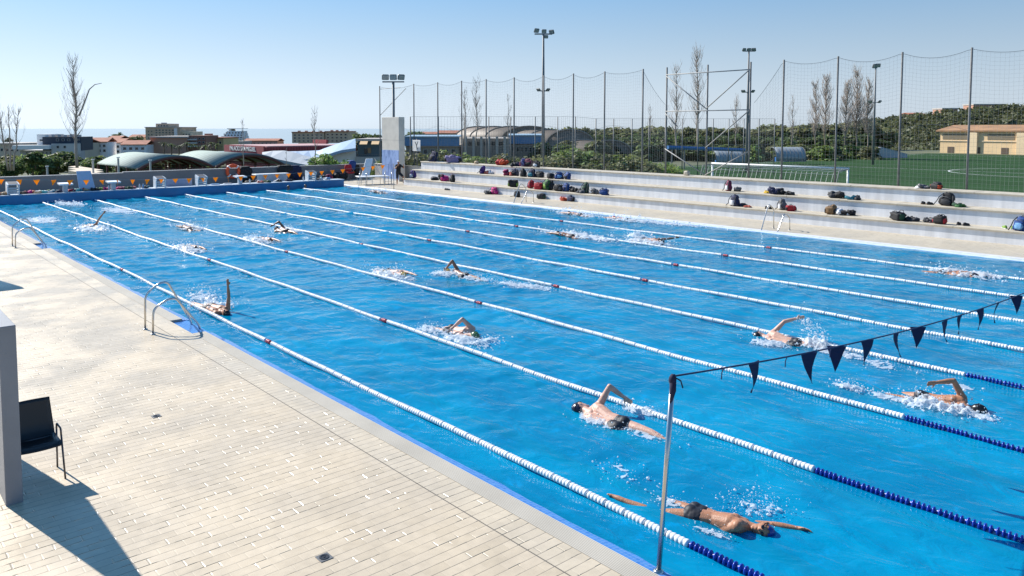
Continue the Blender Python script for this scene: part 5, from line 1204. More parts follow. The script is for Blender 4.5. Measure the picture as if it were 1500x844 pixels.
# ------------------------------------------------------------------ dugouts and small things beyond the pitch side
def dugout(px0, px1, py0, py1, d, label):
    a, c = FAR(px0,py1,d), FAR(px1,py1,d); w_ = (c-a).length; h = (py1-py0)*d/FPX; mid = (a+c)/2; t = thing('dugout', label, 'dugout', tuple(mid), 'dugouts beside the pitch')
    n = 8; fw = -FH
    def shell(u0,u1,r0): return [a.lerp(c,u0)-fw*0+FH*(r0*(1-cos(q)))*1.2+Vector((0,0,h*sin(q)**.8)) for q in np.linspace(0.0,pi*.55,n)]
    b = MB(); vs=[]; fs=[]
    for u in np.linspace(0,1,9): vs += [v-FH*.0 for v in shell(u,u,h*.9)]
    for i in range(8):
        for k in range(n-1): fs.append((i*n+k,(i+1)*n+k,(i+1)*n+k+1,i*n+k+1))
    b.add(vs,fs); m_ = bpy.data.materials.get('dugout_sheet') or mat('dugout_sheet',(.30,.33,.34),.35); o = b.build('curved_roof', m_, t, True); md = o.modifiers.new('s','SOLIDIFY'); md.thickness=.05
    b = MB()
    for u in np.linspace(0,1,9): b.tube([v-FH*.02 for v in shell(u,u,h*.9)],.025,5)
    b.build('rib', M_GALV, t)
    b = MB(); q = a.lerp(c,.5); b.box(q+FH*.3+Vector((0,0,h*.12)),(w_*1.0,.5,h*.32),rz=math.atan2((c-a).y,(c-a).x)); b.build('seat_base', mat('dugout_blue',(.02,.12,.35),.5), t)
dugout(1049,1093,221,240,92,'curved grey dugout with blue base behind the goal crossbar, left of the other one')
dugout(1137,1181,216,236,100,'curved grey dugout with blue base right of the other one')
def shed(px0,px1,py0,py1,d,label):
    a, c = FAR(px0,py1,d), FAR(px1,py1,d); h=(py1-py0)*d/FPX; t = thing('low_shed',label,'shed',tuple((a+c)/2)); dr = (c-a)
    b = MB(); b.prism([a,c,c+Vector((0,0,h*.35)),a.lerp(c,.38)+Vector((0,0,h)),a+Vector((0,0,h*.85))],FH*4); b.build('walls', mat('shed_pale',(.50,.50,.50),.7), t)
    b = MB(); up=Vector((0,0,.12)); b.prism([c+Vector((0,0,h*.36)),a.lerp(c,.38)+Vector((0,0,h*1.01)),a+Vector((0,0,h*.86)),a+Vector((0,0,h*.86))+up,a.lerp(c,.38)+Vector((0,0,h*1.01))+up,c+Vector((0,0,h*.36))+up],FH*4.3-FH*.15); b.build('roof', mat('shed_roof',(.42,.42,.43),.6), t)
shed(1269,1329,217,232,122,'low pale shed with a slanting roof on the far side of the pitch')
t = thing('blue_rail', 'long blue rail canopy crossing behind the bracing frame', 'rail', tuple(FAR(1035,217,84)))
a, c = FAR(978,216,80), FAR(1094,220,86); b = MB(); b.tube([a,c],.22,6); b.build('beam', mat('rail_blue',(.04,.17,.40),.5), t)
for u in (.05,.2,.8,.95):
    q = a.lerp(c,u); b = MB(); b.tube([(q.x,q.y,-.6),tuple(q)],.08,6); b.build('post', M_GALV, t)

# ------------------------------------------------------------------ vegetation
def leaf_mat(name, c, var=.35, trans=.45):
    m, N, L = nodes(name); b_ = N['Principled BSDF']; g = N.new('ShaderNodeNewGeometry'); oi = N.new('ShaderNodeObjectInfo'); ad = N.new('ShaderNodeMath'); ad.operation='MULTIPLY_ADD'; L.new(g.outputs['Random Per Island'], ad.inputs[0]); ad.inputs[1].default_value=var*2; ad.inputs[2].default_value=1-var
    m2 = N.new('ShaderNodeMapRange'); m2.inputs[3].default_value=.72; m2.inputs[4].default_value=1.28; L.new(oi.outputs['Random'], m2.inputs[0]); mu = N.new('ShaderNodeMath'); mu.operation='MULTIPLY'; L.new(ad.outputs[0], mu.inputs[0]); L.new(m2.outputs[0], mu.inputs[1])
    h_ = N.new('ShaderNodeMapRange'); h_.inputs[3].default_value=.48; h_.inputs[4].default_value=.525; L.new(g.outputs['Random Per Island'], h_.inputs[0])
    hs = N.new('ShaderNodeHueSaturation'); hs.inputs['Color'].default_value=(*c,1); L.new(mu.outputs[0], hs.inputs['Value']); L.new(h_.outputs[0], hs.inputs['Hue']); L.new(hs.outputs[0], b_.inputs['Base Color']); b_.inputs['Roughness'].default_value=.6
    tl = N.new('ShaderNodeBsdfTranslucent'); L.new(hs.outputs[0], tl.inputs['Color']); mx = N.new('ShaderNodeMixShader'); mx.inputs[0].default_value=trans; L.new(b_.outputs[0], mx.inputs[1]); L.new(tl.outputs[0], mx.inputs[2]); L.new(mx.outputs[0], N['Material Output'].inputs[0]); return m
M_LEAF = [leaf_mat('leaf_pine',(.095,.13,.045)), leaf_mat('leaf_bright',(.19,.25,.075)), leaf_mat('leaf_olive',(.18,.19,.085)), leaf_mat('leaf_hill',(.10,.108,.045))]
M_BARK = mat('bark',(.14,.10,.07),.9,var=.25,scale=4,bump=.4); M_BARKP = mat('pale_bark',(.30,.24,.18),.9,var=.25,scale=3)
M_TWIG = mat('twig',(.40,.335,.28),.9,var=.2,scale=2)
def leaf_cloud(lobes, n, size, seed):
    rg_ = np.random.default_rng(seed); lob = np.array(lobes); vol = lob[:,3]*lob[:,4]*lob[:,5]; pr_ = vol**.7/np.sum(vol**.7); li = rg_.choice(len(lob), n, p=pr_)
    d = rg_.normal(size=(n,3)); d /= np.linalg.norm(d,axis=1)[:,None]; r = rg_.uniform(.35,1.06,n)**.6
    c = lob[li,:3]+d*r[:,None]*lob[li,3:6]
    nrm = d*.6+rg_.normal(size=(n,3))*.55+np.array([0,0,.35]); nrm /= np.linalg.norm(nrm,axis=1)[:,None]
    a = np.cross(nrm, rg_.normal(size=(n,3))); a /= np.linalg.norm(a,axis=1)[:,None]; b_ = np.cross(nrm,a); s_ = size*rg_.uniform(.55,1.3,n)[:,None]
    V = np.stack([c-a*s_*.5-b_*s_*.3, c+a*s_*.5-b_*s_*.32, c+a*s_*.42+b_*s_*.34, c-a*s_*.46+b_*s_*.36],1).reshape(-1,3); return V, np.arange(n*4).reshape(n,4)
def lobes_for(kind, seed):
    r_ = random.Random(seed); out = []
    if kind == 'pine':       # umbrella crown on a leaning trunk
        for k in range(11): a = r_.uniform(0,6.28); q = r_.uniform(0,2.3); out.append((q*cos(a),q*sin(a),4.6+r_.uniform(-.5,.9)-.12*q*q,r_.uniform(.8,1.3),r_.uniform(.8,1.3),r_.uniform(.5,.8)))
    elif kind == 'round':
        for k in range(12): a = r_.uniform(0,6.28); q = r_.uniform(0,1.7); out.append((q*cos(a),q*sin(a),2.0+r_.uniform(-.9,1.9),r_.uniform(.7,1.25),r_.uniform(.7,1.25),r_.uniform(.6,1.0)))
    else:                    # low bush to the ground
        for k in range(12): a = r_.uniform(0,6.28); q = r_.uniform(0,1.6); out.append((q*cos(a),q*sin(a),.75+r_.uniform(-.35,.75)*(1-.2*q),r_.uniform(.5,.95),r_.uniform(.5,.95),r_.uniform(.45,.8)))
    return out
PROTO = {}
def proto(kind, seed, mi, n=1500, size=.34):
    t = thing('tree' if kind!='bush' else 'bush', 'x', 'tree', (0,0,0)); V,F_ = leaf_cloud(lobes_for(kind,seed), n, size, seed); np_mesh('crown', V, F_, M_LEAF[mi], t)
    b = MB(); h = dict(pine=4.6,round=1.9,bush=.7)[kind]; r = dict(pine=.17,round=.16,bush=.07)[kind]; L_ = .35 if kind=='pine' else .1
    b.tube([(0,0,-.6),(L_*.3,0,h*.4),(L_,0.1,h*.8)],[r*1.2,r,r*.7],7); rd_ = random.Random(seed)
    for k in range(5):
        a = rd_.uniform(0,6.28); b.tube([(L_*.8,.05,h*rd_.uniform(.55,.8)),(L_+cos(a)*.8,sin(a)*.8,h+.3),(L_+cos(a)*1.5,sin(a)*1.5,h+.6)],[r*.5,r*.35,r*.15],5)
    b.build('trunk', M_BARK, t); return t
used = set()
def plant(kind, seed, mi, p, s_, label, group, cat='tree', rz=None, **kw):
    key = (kind,seed,mi)
    if key not in PROTO: PROTO[key] = proto(kind,seed,mi,**kw)
    root = PROTO[key]; rz = random.uniform(0,6.28) if rz is None else rz
    if key not in used:
        used.add(key); root.location = p; root.rotation_euler=(0,0,rz); root.scale = s_ if isinstance(s_,tuple) else (s_,)*3; root['label']=label; root['group']=group; o = root
    else: o = dup(root, p, rz, label, group, s_)
    o['category'] = cat; return o
# hedges just behind the net, in front of the far fence
hb = [(628,222,63,2.0),(652,226,63,1.7),(668,228,64,1.5),(716,230,62,1.7),(742,231,62,1.6),(775,232,63,1.4),(816,226,62,1.9),(845,224,62,2.1),(875,225,62,1.9),(900,230,62,1.6),(925,233,62,1.6),(952,237,62,1.2)]
for i,(px,py,d,s_) in enumerate(hb):
    p = FAR(px,py,d); plant('bush',20+i%3,1 if i%2 else 2,(p.x,p.y,-.6),(s_*1.15,s_*1.15,(p.z+.6)/1.9), 'green clipped bush in the row between the tall net and the far fence', 'bushes behind the tall net','bush', n=5200, size=.13)
# oleander over the end wall
p = PY(488,236,57.2)
t = thing('oleander_bush', 'large glossy green bush rising over the grey end wall left of the tower', 'bush', (p.x,p.y,-1))
lb = [(random.uniform(-1.5,1.5),random.uniform(-1,1),1.6+random.uniform(-.6,.8),.75,.75,.7) for _ in range(14)]
V,F_ = leaf_cloud(lb, 3600, .20, 77); np_mesh('crown', V, F_, leaf_mat('leaf_oleander',(.15,.22,.06)), t)
b = MB()
for k in range(7): a = k*.9; b.tube([(p.x+.2*cos(a),p.y+.2*sin(a),-3.5),(p.x+.9*cos(a),p.y+.7*sin(a),1.0)],[.06,.03],5)
b.build('stems', M_BARK, t)
p = PY(553,237,58.2); plant('bush',20,1,(p.x,p.y,-1.2),(.5,.5,1.35),'small green shrub peeping over the grey wall close to the tower','shrubs by the end wall','bush')

# belt of evergreens behind the pitch, from the middle to the right
rt = random.Random(4)
for i in range(120):
    u = i/119; px = 800+u*480+rt.uniform(-8,8); row = i%3; d = [118,145,175][row]+rt.uniform(-8,8)
    top = [213,199,187][row]+rt.uniform(-4,4) - (5 if 1120<px else 0)*(row==2)
    if row == 0 and (1030<px): top = 216
    p = FAR(px, top, d); zb = float(ter(np.array([p.x]),np.array([p.y]))[0]); zb = min(zb,p.z-2.5); hh = p.z-zb
    kind = 'round' if rt.random()<.6 else 'bush'; base = dict(round=4.3,bush=1.9)[kind]; sxy = max(1.2,hh/base*rt.uniform(.9,1.4))
    plant(kind, 40+i%3, [0,2,0,1][i%4] if row==0 else [0,0,2][i%3], (p.x,p.y,zb), (sxy,sxy,hh/base), 'dark evergreen tree in the belt beyond the football pitch', 'evergreens beyond the pitch', n=1500, size=.36)
# wooded hillside at right: one mass
rg_ = np.random.default_rng(8); Vs=[]; Fs=[]; off=0
for i in range(1150):
    px = rg_.uniform(1225,1560); u = (px-1225)/335; v = rg_.random()
    topy = np.interp(px,[1225,1270,1330,1400,1500,1560],[184,174,168,159,151,148]); py = topy+(222-topy)*v; d = 330-150*v+rg_.uniform(-8,8)
    p = FAR(px,py,d); s_ = d*.0080*rg_.uniform(.6,1.25)
    V,F_ = leaf_cloud([(p.x,p.y,p.z-s_*.55,s_,s_,s_*.8),(p.x+s_*.6,p.y,p.z-s_*.9,s_*.8,s_*.8,s_*.7)], 120, s_*.44, 1000+i); Vs.append(V); Fs.append(F_+off); off += len(V)
o = np_mesh('hillside_wood', np.concatenate(Vs), np.concatenate(Fs), M_LEAF[3]); tag(o,'dark green scrub and pines covering the hill at the right','woodland',None,'stuff')
# solid hill slope under the wood
hv=[]; hf=[]; cols = np.linspace(1150,1900,40)
for d,off_y in ((150,10),(175,4),(250,5),(330,3),(420,-2)):
    for px in cols:
        ty = np.interp(px,[1150,1225,1270,1330,1400,1500,1560,1900],[204,196,182,174,166,158,155,150]); v=(330-d)/150; py = ty+(222-ty)*np.clip(v,0,1)+off_y if d<=330 else ty+6
        p = FAR(px,py,d); hv.append(tuple(p))
for r_ in range(4):
    for k in range(len(cols)-1): a=r_*len(cols)+k; hf.append((a,a+1,a+1+len(cols),a+len(cols)))
b = MB(); b.add(hv,hf); struct(b.build('hill', mat('hill_scrub',(.075,.085,.04),.95,var=.4,scale=.08), None, True))

# bare poplars
def bare_tree(name, label, px, py_top, py_base, d, spread, nb, seed, lean=0.0, forks=1, thick=1.0, brown=False):
    top, base = FAR(px,py_top,d), FAR(px,py_base,d); hgt = top.z-base.z; mpp = d/FPX; r_ = random.Random(seed)
    t = thing(name,label,'tree',(base.x,base.y,base.z)); B = Vector((base.x,base.y,base.z))
    trunk = MB(); tw = MB(); minr = mpp*(.24 if brown else .18)
    def S(u_, lat): return B+Vector((0,0,hgt*u_))+RH*lat
    stems = []
    for f_ in range(forks):
        o_ = (f_-(forks-1)/2)*spread*.55; pts = [S(0,o_*.25)]
        for k in range(1,9): u_=k/8; pts.append(S(u_*(1 if f_==0 else .86),o_*(.3+.7*u_)+lean*u_*u_*hgt+r_.uniform(-.012,.012)*hgt)+FH*r_.uniform(-.01,.01)*hgt)
        rads = [max(minr*.8,hgt*.011*thick*(1-k/8)**.8+minr*.5) for k in range(9)]; trunk.tube(pts,rads,6); stems.append(pts)
    for k in range(nb):
        st = r_.choice(stems); u_ = r_.uniform(.22,.97); i_ = min(7,int(u_*8)); p0 = st[i_].lerp(st[i_+1],u_*8-i_); a = r_.uniform(0,6.28); L_ = hgt*r_.uniform(.10,.26)*(1.15-u_*.75)
        out = RH*cos(a)+FH*sin(a); reach = min(L_*.55, spread*.75*r_.uniform(.45,1)); p1 = p0+out*reach*.6+Vector((0,0,L_*.45)); p2 = p0+out*reach+Vector((0,0,L_))
        tw.tube([p0,p1,p2],[max(minr,hgt*.0032),minr*.8,minr*.5],4,False)
        for q in range(4):
            c = p0.lerp(p2,r_.uniform(.25,1)); a2 = r_.uniform(0,6.28); l2 = L_*r_.uniform(.25,.55); o2 = RH*cos(a2)+FH*sin(a2)
            tw.tube([c,c+o2*l2*.22+Vector((0,0,l2*.5)),c+o2*l2*.30+Vector((0,0,l2))],[minr*.7,minr*.55,minr*.35],3,False)
    trunk.build('trunk', M_BARKP if brown else M_TWIG, t, True); tw.build('branches', M_TWIG, t)
    return t
bt = [(113,82,246,66,2.0,85,'tall bare poplar with one long side branch at the left of the town',0,1,1.2),(16,142,250,64,1.6,65,'bare poplar with several stems at the left edge of the picture',0,3,1.2),
 (-4,126,240,60,1.2,20,'bare poplar mostly cut off by the left edge of the picture',.03,1,1.0),
 (462,154,238,75,1.6,22,'thin sparse bare tree before the red hall roof',0,1,.8),(357,176,246,70,1.5,18,'thin bare sapling behind the orange life ring',0,1,.8),(420,218,246,66,.8,8,'small bare sapling before the white curved roof',0,1,.7),
 (681,132,214,88,1.6,34,'bare poplar behind the net, left one of the close pair',0,1,.9),(698,118,214,88,2.0,44,'bare poplar behind the net, right one of the close pair',0,1,.9),(744,138,206,92,1.3,20,'small faint bare poplar left of the tallest mast',0,1,.8),
 (990,96,230,104,4.0,60,'bare poplar behind the left half of the bracing frame',0,1,1.0),(1020,72,222,104,4.4,90,'tallest bare poplar behind the bracing frame',0,1,1.1),(1078,138,222,112,2.6,40,'slim bare poplar behind the right half of the bracing frame',0,1,1.0),
 (952,156,214,112,2.0,22,'small faint bare poplar left of the bracing frame',0,1,.8),(1160,138,220,122,2.6,30,'slim bare poplar between the frame and the wide bare trees',0,1,.9),(1193,122,222,122,3.4,110,'pale bare poplar right of the frame, left one of a pair',0,1,.8),(1208,112,222,124,3.6,120,'pale bare poplar right of the frame, right one of a pair',0,1,.8),(1238,122,224,120,4.0,150,'brown bare poplar with dense twigs, left one of three near the slim mast',0,1,.9),(1254,104,224,121,4.2,170,'brown bare poplar with dense twigs, tallest of three near the slim mast',0,1,1.0),(1270,120,224,119,3.6,130,'brown bare poplar with dense twigs, right one of three near the slim mast',0,1,.9)]
for i,(px,a,c,d,sp,nb,lab,le,fk,th) in enumerate(bt): 
    t = bare_tree('bare_poplar',lab,px,a,c,d,sp,nb,60+i,le,fk,th, px>1190)
    if px == 113:
        b = MB(); q0 = FAR(116,170,d); b.tube([q0,FAR(124,150,d),FAR(131,131,d),FAR(139,124,d),FAR(149,122,d)],[.07,.06,.05,.035,.02],5); b.tube([FAR(112,160,d),FAR(107,130,d),FAR(104,112,d),FAR(97,100,d)],[.06,.05,.035,.02],5); b.build('side_branch', M_TWIG, t)
        t['group']='bare poplars'
    t['group']='bare poplars around the sports ground'

# ------------------------------------------------------------------ buildings
M_GLASS = mat('window_glass',(.03,.04,.05),.12); M_FRAME = mat('window_frame',(.55,.54,.52),.6)
def wallm(n,c,rough=.8): return mat('wall_'+n,c,rough,var=.10,scale=.25)
W = dict(tan=(.58,.43,.30),brick=(.46,.25,.17),white=(.84,.82,.80),grey=(.40,.40,.41),dark=(.045,.055,.075),cream=(.70,.58,.42),yellow=(.62,.46,.22),red=(.30,.06,.07),pink=(.45,.27,.22),pale=(.55,.53,.50),stone=(.60,.49,.36))
M_ROOFT = mat('roof_tile',(.38,.15,.09),.85,var=.2,scale=.6); M_ROOFF = mat('flat_roof',(.46,.42,.38),.85)
class Bld:
    # building whose front faces the camera; u runs along its front in photo pixels, heights given by photo rows at distance d
    def __init__(s, name, label, px0, px1, d, depth, group=None, skew=0.0):
        s.d = d; s.m = d/FPX; s.a = FAR(px0,0,d); s.px0 = px0; s.depth = depth
        ang = math.atan2(RH.y,RH.x)+skew; s.ux = Vector((cos(ang),sin(ang),0)); s.uy = Vector((-sin(ang),cos(ang),0)); s.k = 1/max(.5,s.ux.dot(RH))
        s.t = thing(name,label,'building',tuple(FAR((px0+px1)/2,230,d)),group)
    def z(s, py): return H-(py-188-0)*s.m - (0)
    def zz(s, py): return FAR(750,py,s.d).z
    def P(s, px, py, dy=0): return Vector((s.a.x,s.a.y,0))+s.ux*(px-s.px0)*s.m*s.k+s.uy*dy+Vector((0,0,s.zz(py)))
    def blk(s, nm, px0,px1,py0,py1,m,y0=0,y1=None,parent=None):
        y1 = s.depth if y1 is None else y1; b = MB(); A_,B_ = s.P(px0,py1,y0), s.P(px1,py1,y0); C_,D_ = s.P(px1,py0,y0), s.P(px0,py0,y0)
        b.prism([A_,B_,C_,D_], s.uy*(y1-y0)); return b.build(nm,m,parent or s.t)
    def gable(s, nm, px0,px1,py_e,py_r,m,over=.4):
        b = MB(); th=Vector((0,0,.25)); e0,e1 = s.P(px0-1,py_e,-over), s.P(px1+1,py_e,-over); r0,r1 = s.P(px0-1,py_r,s.depth/2), s.P(px1+1,py_r,s.depth/2); f0,f1 = s.P(px0-1,py_e,s.depth+over), s.P(px1+1,py_e,s.depth+over)
        vs=[e0,r0,f0,e0+th,r0+th,f0+th,e1,r1,f1,e1+th,r1+th,f1+th]; b.add(vs,[(0,1,4,3),(1,2,5,4),(7,6,9,10),(8,7,10,11),(3,4,10,9),(4,5,11,10),(0,6,7,1),(1,7,8,2),(0,3,9,6),(2,8,11,5)]); return b.build(nm,m,s.t)
    def wins(s, px0,px1,py0,py1,nc,nr,fw=.55,fh=.55,y0=0,m=None,frame=True):
        for r_ in range(nr):
            for c in range(nc):
                cw=(px1-px0)/nc; ch=(py1-py0)/nr; cx=px0+cw*(c+.5); cy=py0+ch*(r_+.5)
                if frame:
                    f_ = s.blk('window',cx-cw*fw/2,cx+cw*fw/2,cy-ch*fh/2,cy+ch*fh/2,M_FRAME,y0-.06,y0+.02)
                    s.blk('pane',cx-cw*fw*.42,cx+cw*fw*.42,cy-ch*fh*.42,cy+ch*fh*.42,m or M_GLASS,y0-.075,y0-.0605,f_)
                else: s.blk('window',cx-cw*fw/2,cx+cw*fw/2,cy-ch*fh/2,cy+ch*fh/2,m or M_GLASS,y0-.06,y0+.02)
GT = 'town buildings down to the sea'
B = Bld('office_building','grey and white modern building with dark upper block at the left',20,105,230,24,GT,.25)
B.blk('wall',20,75,221,245,wallm('grey',W['grey'])); B.blk('upper_wall',48,99,201,222,wallm('dark',W['dark']),1,14); B.blk('white_wing',38,52,197,213,wallm('white',W['white']),3,13); B.blk('front_wing',62,98,211,226,wallm('pale',W['pale']),-1,1)
B.blk('canopy',14,62,213,219,M_WHITE,-3,3); B.wins(26,62,223,227,7,1,.5,.6); B.wins(64,86,203,208,3,1,.5,.7,1); B.wins(88,98,203,217,2,3,.6,.45,1); B.wins(66,84,213,219,2,1,.4,.7,-1); B.wins(40,50,204,208,1,1,.8,.6,3)
for k in range(5): B.blk('roof_unit',56+8*k,60+8*k,198-(k%2),201,wallm('pale',W['pale']),4,7)
B = Bld('stone_building','low beige building half hidden behind the left edge poplar',-30,22,260,20,GT); B.blk('wall',-30,22,212,246,wallm('stone',W['stone'])); B.blk('roof',-31,23,210,212,M_ROOFF,-.4,20.4); B.wins(-26,20,216,224,6,1)
def house(label,px0,px1,py0,py_e,py1,d,wc,roof,nc,nr,depth=10,skew=0):
    B = Bld('house',label,px0,px1,d,depth,GT,skew); B.blk('wall',px0,px1,py_e,py1,wallm(wc,W[wc]))
    if roof=='g': B.gable('roof',px0,px1,py_e,py0,M_ROOFT)
    else: B.blk('roof',px0-.6,px1+.6,py0,py_e,M_ROOFF if roof=='f' else M_ROOFT,-.4,depth+.4)
    B.wins(px0+1,px1-1,py_e+1.5,min(py1-4,py_e+8*nr),nc,nr); return B
house('beige house with tiled roof just left of the tall poplar',100,116,205,210,232,270,'stone','g',3,2)
house('white house with a red roof right of the tall poplar',118,147,203,209,235,280,'white','g',4,2,11,.2)
house('white house with a tiled roof, second right of the tall poplar',146,172,204,210,232,310,'white','g',3,2,10,-.15)
house('pale pink house under the round dark tree',150,168,200,204,214,360,'pink','g',3,1)
house('white house with a terrace right of the round dark tree',170,205,207,213,236,290,'white','g',4,2,11,.15)
house('tiny cream house low on the sea horizon left of the tan apartments',182,205,198,202,212,420,'cream','g',3,1)
B = Bld('apartment_building','stepped tan apartment building standing highest on the sea horizon',206,272,400,30,GT,.12)
B.blk('wall',207,256,187,216,wallm('tan',W['tan'])); B.blk('upper_wall',219,238,181,187,wallm('tan',W['tan']),3,20); B.blk('side_wing',255,270,193,214,wallm('cream',W['cream']),2,24); B.blk('lift_tower',249,252,188,206,wallm('white',W['white']),-2,0); B.blk('parapet',206,257,186,187,M_ROOFF,-.5,30.5); B.blk('roof_unit',224,229,179.5,181,wallm('pale',W['pale']),6,10)
B.wins(220,248,189,204,6,4,.6,.5); B.wins(221,237,182.5,186,4,1,.5,.6,3); B.wins(257,269,195,207,3,3,.6,.5,2); B.wins(209,218,190,210,2,4,.4,.4)
B = Bld('brick_building','flat roofed brown brick block in front of the tan apartments',213,292,300,26,GT,.1); B.blk('wall',214,266,202,226,wallm('brick',W['brick'])); B.blk('side_wing',266,291,199,222,wallm('brick2',(.26,.12,.085)),2,20); B.blk('roof',213,267,200,202,M_ROOFF,-.6,26.5)
for k in range(3): B.blk('balcony',265,279,204+5*k,206+5*k,wallm('pale',W['pale']),.4,2)
B.wins(268,290,201,217,4,3,.6,.5,2)
B = Bld('yellow_building','long ochre building behind palms right of the brick block',287,322,320,18,GT); B.blk('wall',288,322,203,222,wallm('yellow',W['yellow'])); B.blk('roof',287,323,201.5,203,M_ROOFT,-.4,18.4); B.blk('roof_room',290,296,196,201.5,wallm('brick',W['brick']),3,8); B.wins(290,320,206,213,6,1)
B = Bld('hotel','white stepped hotel with many balconies on the sea horizon',314,352,520,26,GT,.2)
for k,(a_,c_) in enumerate(((316,351),(318,350),(321,349),(325,348),(327,331))): B.blk('wall',a_,c_,203-3.6*k,208-3.6*k,wallm('white',W['white']),1.5*k,26)
B.blk('parapet',325,349,188.2,189,M_WHITE,5,26)
for r_ in range(4): B.wins(318+1.6*r_,348,204-3.6*r_,207.4-3.6*r_,6,1,.6,.6,1.5*r_)
for i,(px0,px1,py) in enumerate(((424,472,194.5),(473,508,193.5))):
    B = Bld('apartment_block',('left' if i==0 else 'right')+' one of two long tan apartment blocks above the red hall roof',px0,px1,420,16,GT,-.05); B.blk('wall',px0,px1,py,210,wallm('tan',W['tan'])); B.blk('roof',px0-.5,px1+.5,py-1.3,py,M_ROOFT,-.5,16.5)
    for k in range(4): B.blk('chimney',px0+5+k*(px1-px0)/4.4,px0+8+k*(px1-px0)/4.4,py-3,py-1.3,wallm('tan',W['tan']),4,6)
    B.wins(px0+1,px1-1,py+1.5,209,7 if i==0 else 5,3,.5,.5)
house('long low tiled house left of the two tan blocks',352,402,204,207,216,420,'pink','g',8,1,12)
house('low white roofed house between hotel and red hall',328,352,207,210,217,400,'pale','f',4,1,12)
house('small tan house with tiled roof behind the net near the tower',612,640,194,197,206,360,'stone','g',4,1)
house('tan house with tiled roof behind the pair of bare poplars',640,672,192,196,206,330,'tan','g',4,1)
house('red roofed house with chimneys left of the bronze vaults',696,732,188,193,206,240,'pink','g',4,1,10)
house('terracotta villa low on the wooded hill top',1338,1360,165.5,167.5,176,352,'brick','g',3,1,8)
house('long flat villa on the hill top at the right',1386,1409,158,160,170,352,'brick','f',4,1,8)
house('dark flat roofed villa highest on the hill at the right',1432,1482,152,153.7,166,352,'brick','f',6,1,8)
# sports hall with lettering: walls along the pool axes
Yr = 128.0; A_ = PY(388,215.3,Yr); xr = A_.x; zt = A_.z
t = thing('sports_hall','dark red sports hall with white lettering and pale pink roof','building',(xr,Yr,-6),GT)
y2 = PX(330,210,xr).y; x2 = PY(522,210,Yr).x
b = MB(); b.bx(xr,x2,Yr,y2,-9,zt-.05); b.build('wall', stripe_mat('red_cladding',(.30,.055,.065),(.20,.035,.045),.6,'X'), t)
b = MB(); b.bx(xr-.25,xr,Yr,y2,-1.5,zt+.1); b.build('sign_wall', wallm('red',W['red']), t)
b = MB(); b.bx(xr+.6,x2-.3,Yr+.4,y2-.4,zt-.049,zt+.12); b.build('roof', mat('pink_roof',(.50,.30,.28),.6,var=.1,scale=.3), t)
b = MB(); b.bx(xr+18,x2,y2-6,y2-.3,zt+.121,zt+.9); b.build('roof_ridge', wallm('red',W['red']), t)
cu = bpy.data.curves.new('lettering','FONT'); cu.body='PALACIO SAN MIGUEL'; cu.align_x='CENTER'; cu.align_y='CENTER'; cu.size=1.0; cu.extrude=.04; cu.offset=.012; tmp=bpy.data.objects.new('tmp',cu); COL.objects.link(tmp)
dg = bpy.context.evaluated_depsgraph_get(); me = bpy.data.meshes.new_from_object(tmp.evaluated_get(dg)); bpy.data.objects.remove(tmp)
vx = [v.co for v in me.vertices]; wdt = max(v.x for v in vx)-min(v.x for v in vx); hgt = max(v.y for v in vx)-min(v.y for v in vx)
ya, yb = PX(339,216,xr).y, PX(377,219,xr).y; zc = PX(358,218.4,xr-.3).z; s1_ = (ya-yb)/wdt; s2_ = 6.6*MPP(PX(358,218,xr))/hgt
yc_ = (ya+yb)/2
for v in me.vertices:
    xx,yy_,zz_ = v.co; v.co = Vector((xr-.31-zz_, yc_-xx*s1_, zc+yy_*s2_))-Vector((xr,Yr,-6))
me.materials.clear(); me.materials.append(M_WHITE); o = bpy.data.objects.new('lettering',me); COL.objects.link(o); o.parent=t
# barrel-vault canopies over courts
M_VAULT = stripe_mat('vault_sheet',(.29,.35,.315),(.22,.275,.245),.25,'Y',.8); M_VST = mat('vault_steel',(.13,.05,.04),.7)
def vault(x0,x1,y0,y1,ze,rise,label):
    t = thing('court_canopy',label,'canopy',((x0+x1)/2,y0,-4),'vaulted canopies over the courts'); n=18
    arc_ = lambda u: (x0+(x1-x0)*u, ze+rise*(1-(2*u-1)**2))
    b = MB(); vs=[]; fs=[]
    for y in (y0,y1):
        for th in (0,-.18):
            for k in range(n+1): X,z_ = arc_(k/n); vs.append((X,y,z_+th))
    m_=n+1
    for k in range(n): fs += [(k,k+1,2*m_+k+1,2*m_+k),(m_+k+1,m_+k,3*m_+k,3*m_+k+1),(k+1,k,m_+k,m_+k+1),(2*m_+k,2*m_+k+1,3*m_+k+1,3*m_+k)]
    fs += [(0,2*m_,3*m_,m_),(n,m_+n,3*m_+n,2*m_+n)]
    b.add(vs,fs); b.build('roof_sheet',M_VAULT,t,True)
    for y in np.linspace(y0-.05,y1,5):
        b = MB(); b.tube([(arc_(k/n)[0],y,arc_(k/n)[1]-.25) for k in range(n+1)],.16,6); b.tube([(x0,y,ze-.2),(x1,y,ze-.2)],.05,5); b.build('arch_rib',M_VST,t)
        for X in (x0+.1,x1-.1): b = MB(); b.tube([(X,y,-6),(X,y,ze-.2)],.13,6); b.build('column',M_VST,t)
yv0 = 84; v0, v1, v2 = PY(201,246,yv0), PY(314.5,240.3,yv0), PY(416,239,yv0); v1.z = v0.z+.03
rise = PY(263,227.5,yv0).z-v0.z
vault(v0.x,v1.x-.1,yv0,yv0+15.5,v0.z,rise,'green grey vaulted canopy over a court, left one of the two')
vault(v1.x+.1,v2.x,yv0,yv0+15.5,v1.z,rise,'green grey vaulted canopy over a court, right one of the two')
